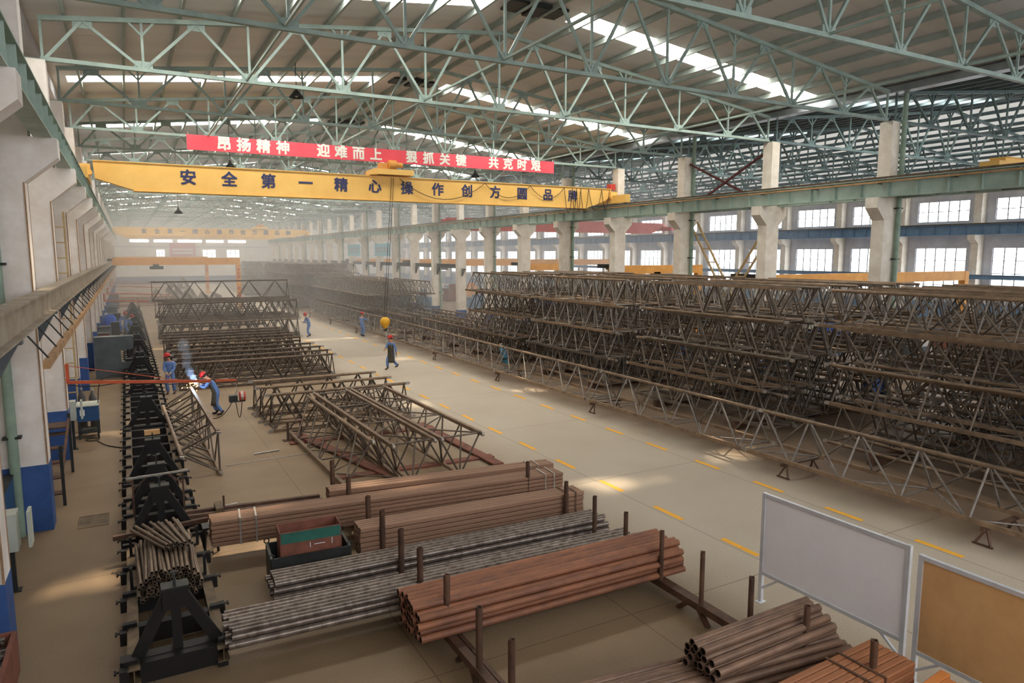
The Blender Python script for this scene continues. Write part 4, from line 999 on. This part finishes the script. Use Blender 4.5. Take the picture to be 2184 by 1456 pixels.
tag(obj('floor_hatch', MB().box((-1.0, 17.7, .004), (.62, .02, .008)).box((-1.0, 18.5, .004), (.62, .02, .008)).box((-1.3, 18.1, .004), (.02, .8, .008)).box((-.7, 18.1, .004), (.02, .8, .008)).box((-1.0, 18.1, .002), (.56, .76, .004)), M['jigtop']), 'rectangular floor hatch between the left wall and the jigs', 'hatch')
# swing arms
def swing(y, z, L, label, sag=.0, feeder=True, dy=.4):
    t = thing('swing_arm', label, 'swing arm', (-1.72, y, z))
    obj('mast', MB().beam((.0, 0, -.05), (0, 0, .55), .09, .09).box((-.04, 0, .1), (.08, .2, .1)).box((-.04, 0, .5), (.08, .2, .1)), M['arm'], t)
    obj('boom', MB().beam((0, 0, 0), (L * .83, dy * .6, -sag), .08, .09), M['arm'], t)
    obj('end_link', MB().beam((L * .86, dy * .62, -sag), (L, dy, -sag - .06), .06, .07), M['arm'], t)
    obj('stay_rod', MB().tube((0, 0, .5), (L * .7, dy * .5, -sag + .05), .012, 6), M['arm'], t)
    obj('hose', MB().path([(L * i / 12, dy * i / 12 + .03, -sag * i / 12 - .09 - .06 * math.sin(i * 1.1)) for i in range(13)], .016, 6), M['cable'], t)
    return t
a1 = swing(24.3, 2.3, 4.75, 'orange swing arm reaching from the left wall over the welders truss', .35)
t = thing('wire_feeder', 'dark wire feeder with red reel hanging from the orange swing arm', 'wire feeder', (3.03, 24.7, 1.27))
obj('carrier', MB().box((-.12, 0, .0), (.26, .24, .2)).box((0, 0, -.11), (.5, .26, .02)), M['dark'], t)
obj('reel', MB().tube((.08, 0, .05), (.26, 0, .05), .16, 18), M['redcrane'], t)
obj('reel_band', MB().tube((.12, 0, .05), (.2, 0, .05), .165, 18), M['lug'], t)
obj('suspension_wire', MB().tube((0, 0, .08), (0, 0, .52), .008, 5).tube((-.08, 0, .1), (0, 0, .25), .012, 5).tube((.05, 0, .2), (0, 0, .3), .012, 5), M['chain'], t)
obj('loop_cable', MB().path([(-.05 + .02 * i, -.05, -.12 - .55 * math.sin(i * .31)) for i in range(11)], .014, 6).path([(-.15 - .07 * i, .25 * i, -.12 - .9 * (1 - (i / 8 - 1) ** 2)) for i in range(9)], .014, 6), M['cable'], t)
for k, y in enumerate((66.65, 78.75, 96.9, 109.0)):
    swing(y, 2.3, 5.5, 'hazy orange swing arm on the far left wall, %s beyond the nearest one' % od(k), .25, dy=.0)
# wall hose and floor cables
def cable(pts, label, r=.016):
    P = [V(p) for p in pts]; out = []
    for i in range(len(P) - 1):
        p0, p1, p2, p3 = P[max(i - 1, 0)], P[i], P[i + 1], P[min(i + 2, len(P) - 1)]
        for k in range(6):
            u = k / 6; out.append(.5 * ((2 * p1) + (p2 - p0) * u + (2 * p0 - 5 * p1 + 4 * p2 - p3) * u * u + (3 * p1 - p0 - 3 * p2 + p3) * u ** 3))
    out.append(P[-1]); tag(obj('floor_cable', MB().path(out, r, 6), M['cable']), label, 'cable')
cable([(-1.2, 26.2, .02), (-.9, 25.3, .02), (-.4, 24.6, .02), (-.1, 24.2, .05)], 'black cable running on the floor from the blue machine to the jigs')
cable([(-1.1, 26.8, 1.1), (-.95, 26.9, 1.9), (-.3, 27.2, 2.0), (.8, 27.2, 1.9)], 'dark hose arching from the blue machine towards the welders')
cable([(-1.6, 59.0, .02), (-.9, 58.5, .02), (-.8, 56.6, .02), (-.5, 55.2, .02)], 'dark cable on the floor beyond the grey steel frame')
# long pipes on trestles far left
for k in range(6):
    y = 86 + 1.2 * k
    o = obj('long_pipe', MB().tube((-.9, y, .5 + .12 * k), (5.2, y + .6, .5 + .12 * k), .07, 8), M['redpipe' if k % 2 else 'steelb'])
    tag(o, 'long brown pipe lying crosswise far down the left side, %s of the heap' % od(k), 'pipe', 'far crosswise pipes')
    tag(obj('pipe_block', MB().box((1.0, y + .2, (.43 + .12 * k) / 2), (.2, .25, .43 + .12 * k)).box((4, y + .48, (.43 + .12 * k) / 2), (.2, .25, .43 + .12 * k)), M['dark']), 'dark packing blocks under the far crosswise pipes, %s pair' % od(k), 'block', 'packing blocks')

# ------------------------------------------------------------------ side hall contents seen through the columns
for k, (y, m, h) in enumerate(((69.68, 'bluegird', 1.6), (75.72, 'bluegird', 1.6), (81.78, 'bluegird', 1.6))):
    t = thing('blue_fence_panel', 'low blue steel panel between the middle columns, %s along the lane' % od(k), 'panel', (27.9, y, 0), 0)
    obj('sheet', MB().box((0, 0, h / 2 + .05), (.06, 4.9, h)), M[m], t)
    for s in (-2.4, 0, 2.4): obj('stiffener', MB().box((-.04, s, h / 2), (.05, .08, h)), M[m], t)
rr = random.Random(11)
mc = ['bluegird', 'cabblue', 'darkgrey', 'rustplate', 'bluegird', 'tarp', 'orange', 'cabgrey']
for k in range(26):
    x = rr.uniform(33, 54); y = 14 + k * 3.6 + rr.uniform(-1, 1); h = rr.uniform(1.2, 2.4); dx, dy = rr.uniform(1, 2.4), rr.uniform(1.5, 3.0)
    cname = mc[k % 8]; word = {'bluegird': 'grey blue', 'cabblue': 'deep blue', 'darkgrey': 'grey', 'rustplate': 'rust brown', 'tarp': 'bright blue', 'orange': 'orange', 'cabgrey': 'pale grey'}[cname]
    t = thing('workshop_machine', '%s workshop machine standing in the side hall, %s from the near end' % (word, od(k)), 'machine', (x, y, 0), rr.uniform(-.1, .1), 'machines in the side hall')
    obj('body', MB().box((0, 0, h * .35 + .02), (dx, dy, h * .7)), M[cname], t)
    obj('head', MB().box((dx * .1, -dy * .2, h * .85), (dx * .6, dy * .4, h * .3)), M[cname], t)
    obj('table', MB().box((0, dy * .25, h * .72), (dx * 1.05, dy * .45, .08)), M['dark'], t)
    obj('control_panel', MB().box((-dx * .52, dy * .3, h * .5), (.08, .4, .5)), M['cabgrey'], t)

# ------------------------------------------------------------------ people
def ik(a, c, l1, l2, pole):
    a, c, pole = V(a), V(c), V(pole); d = c - a; L = min(d.length, (l1 + l2) * .995); dn = d.normalized()
    x = (l1 * l1 - l2 * l2 + L * L) / (2 * L); h = math.sqrt(max(l1 * l1 - x * x, 1e-6))
    p = pole - dn * pole.dot(dn); p = p.normalized() if p.length > 1e-5 else V((0, 0, -1))
    return a + dn * x + p * h, a + dn * L
def skin_mesh(name, verts, edges, radii, root, m, sub=1):
    me = bpy.data.meshes.new(name); me.from_pydata([tuple(v) for v in verts], edges, []); o = bpy.data.objects.new(name, me); C.objects.link(o)
    md = o.modifiers.new('s', 'SKIN'); md.branch_smoothing = .3; md.use_smooth_shade = True
    for i, r in enumerate(radii):
        sv = me.skin_vertices[0].data[i]; sv.radius = r if isinstance(r, tuple) else (r, r); sv.use_root = (i == root)
    ss = o.modifiers.new('u', 'SUBSURF'); ss.levels = sub; ss.render_levels = sub
    nm = bpy.data.meshes.new_from_object(o.evaluated_get(bpy.context.evaluated_depsgraph_get()))
    bpy.data.objects.remove(o); bpy.data.meshes.remove(me)
    nm.name = name; nm.materials.clear(); nm.materials.append(m)
    for p in nm.polygons: p.use_smooth = True
    return nm
def person(loc, rz, label, lean=0.0, head=(0, 0), hands=None, feet=None, gloves='skin', apron=False, pel=.93, visor=False, curl=.6):
    """local frame: faces +Y, x to its right"""
    pelv = V((0, 0, pel)); up = V((0, math.sin(lean), math.cos(lean))); fw = V((0, math.cos(lean), -math.sin(lean)))
    chest = pelv + up * .33; sh = pelv + up * .48; neck = pelv + up * .56
    hu = V((math.sin(head[1]) * .6, math.sin(lean * .6 + head[0]), math.cos(lean * .6 + head[0]))).normalized()
    hf = V((math.sin(head[1]), math.cos(lean * .6 + head[0]), -math.sin(lean * .6 + head[0]))).normalized()
    h0 = neck + hu * .07; h1 = neck + hu * .16; h2 = neck + hu * .25
    hands = hands or ((.3, .1, .8), (-.3, .1, .8)); feet = feet or ((.11, 0, .08), (-.11, 0, .08))
    vs, es, rs = [], [], []
    def a(v, r, par=None):
        vs.append(V(v)); rs.append(r)
        if par is not None: es.append((par, len(vs) - 1))
        return len(vs) - 1
    p = a(pelv, (.15, .11)); b = a(pelv + up * .18, (.14, .10), p); c = a(chest, (.16, .11), b); s = a(sh, (.12, .09), c); n = a(neck, .055, s)
    g0 = a(h0 + hf * .01, (.066, .075), n); g1 = a(h1, (.078, .095), g0); g2 = a(h2, (.07, .085), g1)
    a(h1 - hu * .02 + hf * .118, .014, g1)
    hr = hu.cross(hf).normalized()
    cv, ce, cr = [], [], []
    def ca(v, r, par=None):
        cv.append(V(v)); cr.append(r)
        if par is not None: ce.append((par, len(cv) - 1))
        return len(cv) - 1
    cp = ca(pelv, (.175, .135)); cb = ca(pelv + up * .18, (.165, .125), cp); cc = ca(chest, (.185, .135), cb); cs = ca(sh, (.135, .11), cc); ca(neck - up * .02, .07, cs)
    gl, bt, info = [], [], []
    for side, hnd, ft in ((1, hands[0], feet[0]), (-1, hands[1], feet[1])):
        S = sh + V((side * .19, 0, -.02)); E, W = ik(S, hnd, .30, .26, V((side * .5, -.4, -.7)))
        i1 = a(S, .055, s); i2 = a(E, .042, i1); i3 = a(W, .03, i2)
        j1 = ca(S, .075, cs); j2 = ca(E, .06, j1); ca(W - (W - E).normalized() * .02, .048, j2)
        d = (W - E).normalized(); pn = V((0, 0, -1)) - d * V((0, 0, -1)).dot(d)
        pn = pn.normalized() if pn.length > .1 else V((0, 1, 0)); lat = d.cross(pn).normalized()
        q = a(W + d * .07, (.042, .02), i3)
        for f in range(4):
            k = W + d * .085 + lat * (.03 - .02 * f); L = (.034, .038, .036, .028)[f]
            f1 = a(k + d * .02, .0095, q); f2 = a(k + d * (.02 + L) + pn * L * curl * .7, .009, f1); a(k + d * (.025 + L * 1.4) + pn * L * curl * 2.0, .0085, f2)
        th = a(W + d * .035 + lat * .05 + pn * .01, .0105, i3); a(W + d * .075 + lat * .058 + pn * .04, .0095, th)
        gl.append((W, d, lat, pn))
        H = pelv + V((side * .10, 0, -.06)); A = V(ft); K, A2 = ik(H, A, .43, .42, V((side * .1, 1, .1)))
        k1 = a(H, .085, p); k2 = a(K, .058, k1); k3 = a(A2, .04, k2); a(A2 + V((0, .13, -.045)), .034, k3)
        m1 = ca(H, .108, cp); m2 = ca(K, .085, m1); ca(A2 + (K - A2).normalized() * .03, .074, m2)
        bt.append((A2, K))
    body = skin_mesh('person', vs, es, rs, 0, M['skin'])
    o = obj('person', body, None, None, loc); o.rotation_euler = (0, 0, rz); tag(o, label, 'person', 'workers in blue coveralls')
    obj('coverall', skin_mesh('coverall', cv, ce, cr, 0, M['overall']), None, o)
    R = Matrix((hr, hf, hu)).transposed()
    obj('helmet', MB().lathe([(.165, -.01), (.13, .0), (.128, .03), (.118, .075), (.09, .112), (.05, .13), (0, .137)], 18, h2 - hu * .02, R).box(h2 - hu * .015 + hf * .14, (.16, .09, .012)), M['helmet'], o)
    obj('hair', MB().lathe([(.088, -.1), (.098, -.04), (.1, .0), (.09, .04)], 14, h2 - hf * .015 - hu * .01, R), M['hair'], o)
    for sd in (-1, 1): obj('eye', MB().lathe([(0, -.012), (.011, -.004), (.012, .003), (0, .012)], 8, h1 + hu * .02 + hf * .09 + hr * .032 * sd), M['hair'], o)
    obj('mouth', MB().box(h1 - hu * .075 + hf * .085, (.045, .012, .008)), M['redtext'], o)
    if visor: obj('face_shield', MB().box(h1 + hf * .17 - hu * .01, (.2, .02, .26), 0, lean * -.6 - head[0]), M['dark'], o)
    for A2, K in bt:
        obj('boot', skin_mesh('boot', [A2 + V((0, -.02, .1)), A2 + V((0, -.02, -.02)), A2 + V((0, .1, -.045)), A2 + V((0, .19, -.05))], [(0, 1), (1, 2), (2, 3)], [.062, .058, (.05, .04), (.04, .03)], 1, M['boot']), None, o)
    if gloves == 'glove':
        for W, d, lat, pn in gl: obj('glove', skin_mesh('glove', [W - d * .06, W + d * .02, W + d * .09, W + d * .15 + pn * .04, W + d * .07 + lat * .06 + pn * .02], [(0, 1), (1, 2), (2, 3), (1, 4)], [.048, .042, (.055, .03), (.045, .025), .02], 0, M['glove']), None, o)
    if apron:
        ap = []
        for i in range(7):
            z = pel + .40 - .16 * i
            cyl_ = .178 + .02 * max(0, i - 3)
            for q in range(9):
                th = -1.45 + 2.9 * q / 8; pt = V((cyl_ * 1.15 * math.sin(th), cyl_ * math.cos(th) + .015, 0))
                base = (pelv + up * (z - pel)) if z > pel else V((0, 0, z)) + V((0, .0, 0))
                ap.append(base + pt)
        fs = [(r_ * 9 + q, r_ * 9 + q + 1, (r_ + 1) * 9 + q + 1, (r_ + 1) * 9 + q) for r_ in range(6) for q in range(8)]
        am = MB().add(ap, fs, True).mesh('apron', M['apron']); ao = obj('apron', am, None, o)
        sd = ao.modifiers.new('t', 'SOLIDIFY'); sd.thickness = .008
    return o
person((1.43, 33.6, 0), 2.9, 'worker in blue coverall and red helmet standing with hands together near the sparks', lean=.05, head=(.15, .5), hands=((.1, .32, 1.0), (-.08, .32, .98)), feet=((.13, .02, .08), (-.13, -.05, .08)), gloves='glove')
person((2.78, 28.3, 0), math.radians(80), 'worker in blue coverall bending forward to weld with a face shield', lean=.55, head=(.5, 0), hands=((.12, .62, 1.2), (-.12, .62, 1.18)), feet=((.12, .05, .08), (-.12, -.15, .08)), gloves='glove', apron=True, visor=True)
person((11.75, 52.5, 0), math.radians(100), 'worker in blue coverall leaning at the lane end of the dark truss pile', lean=.35, head=(.2, 0), hands=((.15, .45, 1.1), (-.15, .4, 1.05)), feet=((.12, -.1, .08), (-.12, .1, .08)))
person((15.2, 50.6, 0), math.radians(-60), 'worker in blue coverall standing at the joined truss row reaching forward', lean=.05, head=(.1, 0), hands=((.18, .5, 1.25), (-.2, .42, 1.2)), feet=((.11, 0, .08), (-.11, .02, .08)), gloves='glove')
person((12.15, 35.2, 0), math.radians(115), 'worker in blue coverall and long dark apron walking across the lane holding the chain', lean=.04, head=(.1, .1), hands=((-.02, .52, 1.12), (-.3, -.05, .85)), feet=((.1, .22, .08), (-.1, -.32, .16)), apron=True, gloves='glove')
person((-.72, 61.3, 0), math.radians(-85), 'worker in blue coverall bending over the far jig, the one farther behind', lean=.6, head=(.3, 0), hands=((.15, .55, .8), (-.15, .5, .8)), feet=((.12, -.05, .08), (-.12, .1, .08)))
person((-.32, 58.8, 0), math.radians(-80), 'worker in blue coverall bending over the far jig, the one in front', lean=.7, head=(.3, 0), hands=((.12, .55, .75), (-.15, .5, .78)), feet=((.12, -.05, .08), (-.12, .1, .08)))

# ------------------------------------------------------------------ welding arc, sparks and smoke
A = V((2.02, 27.75, 1.42))
t = thing('welding_arc', 'dazzling welding arc on top of the half finished truss', 'welding arc', A)
obj('flash', MB().lathe([(0, -.07), (.06, -.04), (.08, 0), (.05, .06), (0, .12)], 10), M['arc'], t)
sp = MB()
for i in range(36):
    a = rnd.uniform(0, 6.28); rr_ = abs(rnd.gauss(0, .22)); p = V((rr_ * math.cos(a) - .1, rr_ * math.sin(a) * .5, rnd.uniform(-.9, .3) * rr_ * 1.6))
    sp.tube(p, p * 1.06 + V((0, 0, -.03)), .005, 4)
obj('spark', sp, M['spark'], t)
pl = bpy.data.lights.new('arc_light', 'POINT'); pl.energy = 14; pl.color = (.6, .78, 1); pl.shadow_soft_size = .06
plo = bpy.data.objects.new('arc_light', pl); C.objects.link(plo); plo.location = A + V((-.1, 0, .2))
def vol(name, dens, col, noise=None, an=0.0):
    m = bpy.data.materials.new(name); m.use_nodes = True; nt = m.node_tree; nt.nodes.remove(nt.nodes['Principled BSDF'])
    v = nt.nodes.new('ShaderNodeVolumeScatter'); v.inputs['Color'].default_value = col + (1,); v.inputs['Density'].default_value = dens; v.inputs['Anisotropy'].default_value = an
    nt.links.new(v.outputs[0], nt.nodes['Material Output'].inputs['Volume']); return m
sm = MB()
for i, (dx, dy, dz, r) in enumerate(((-.1, 0, .15, .14), (-.2, .05, .4, .17), (-.28, .1, .7, .18), (-.25, .1, 1.0, .2), (-.35, .1, 1.35, .24))):
    sm.lathe([(0, -r * 1.3), (r * .8, -r * .7), (r, 0), (r * .8, r * .7), (0, r * 1.3)], 10, (A.x + dx, A.y + dy, A.z + dz))
tag(obj('weld_smoke', sm, vol('blue_weld_smoke', .55, (.55, .72, 1.0))), 'thin blue smoke rising from the welding arc', 'smoke', None, 'stuff')
tag(obj('hall_haze', MB().bb(-2.55, 58.9, 42, Y1 - .2, .02, 14.9), vol('dusty_haze', .0085, (.98, 1.0, .99))), 'pale dusty haze filling the far part of the halls', 'haze', None, 'stuff')
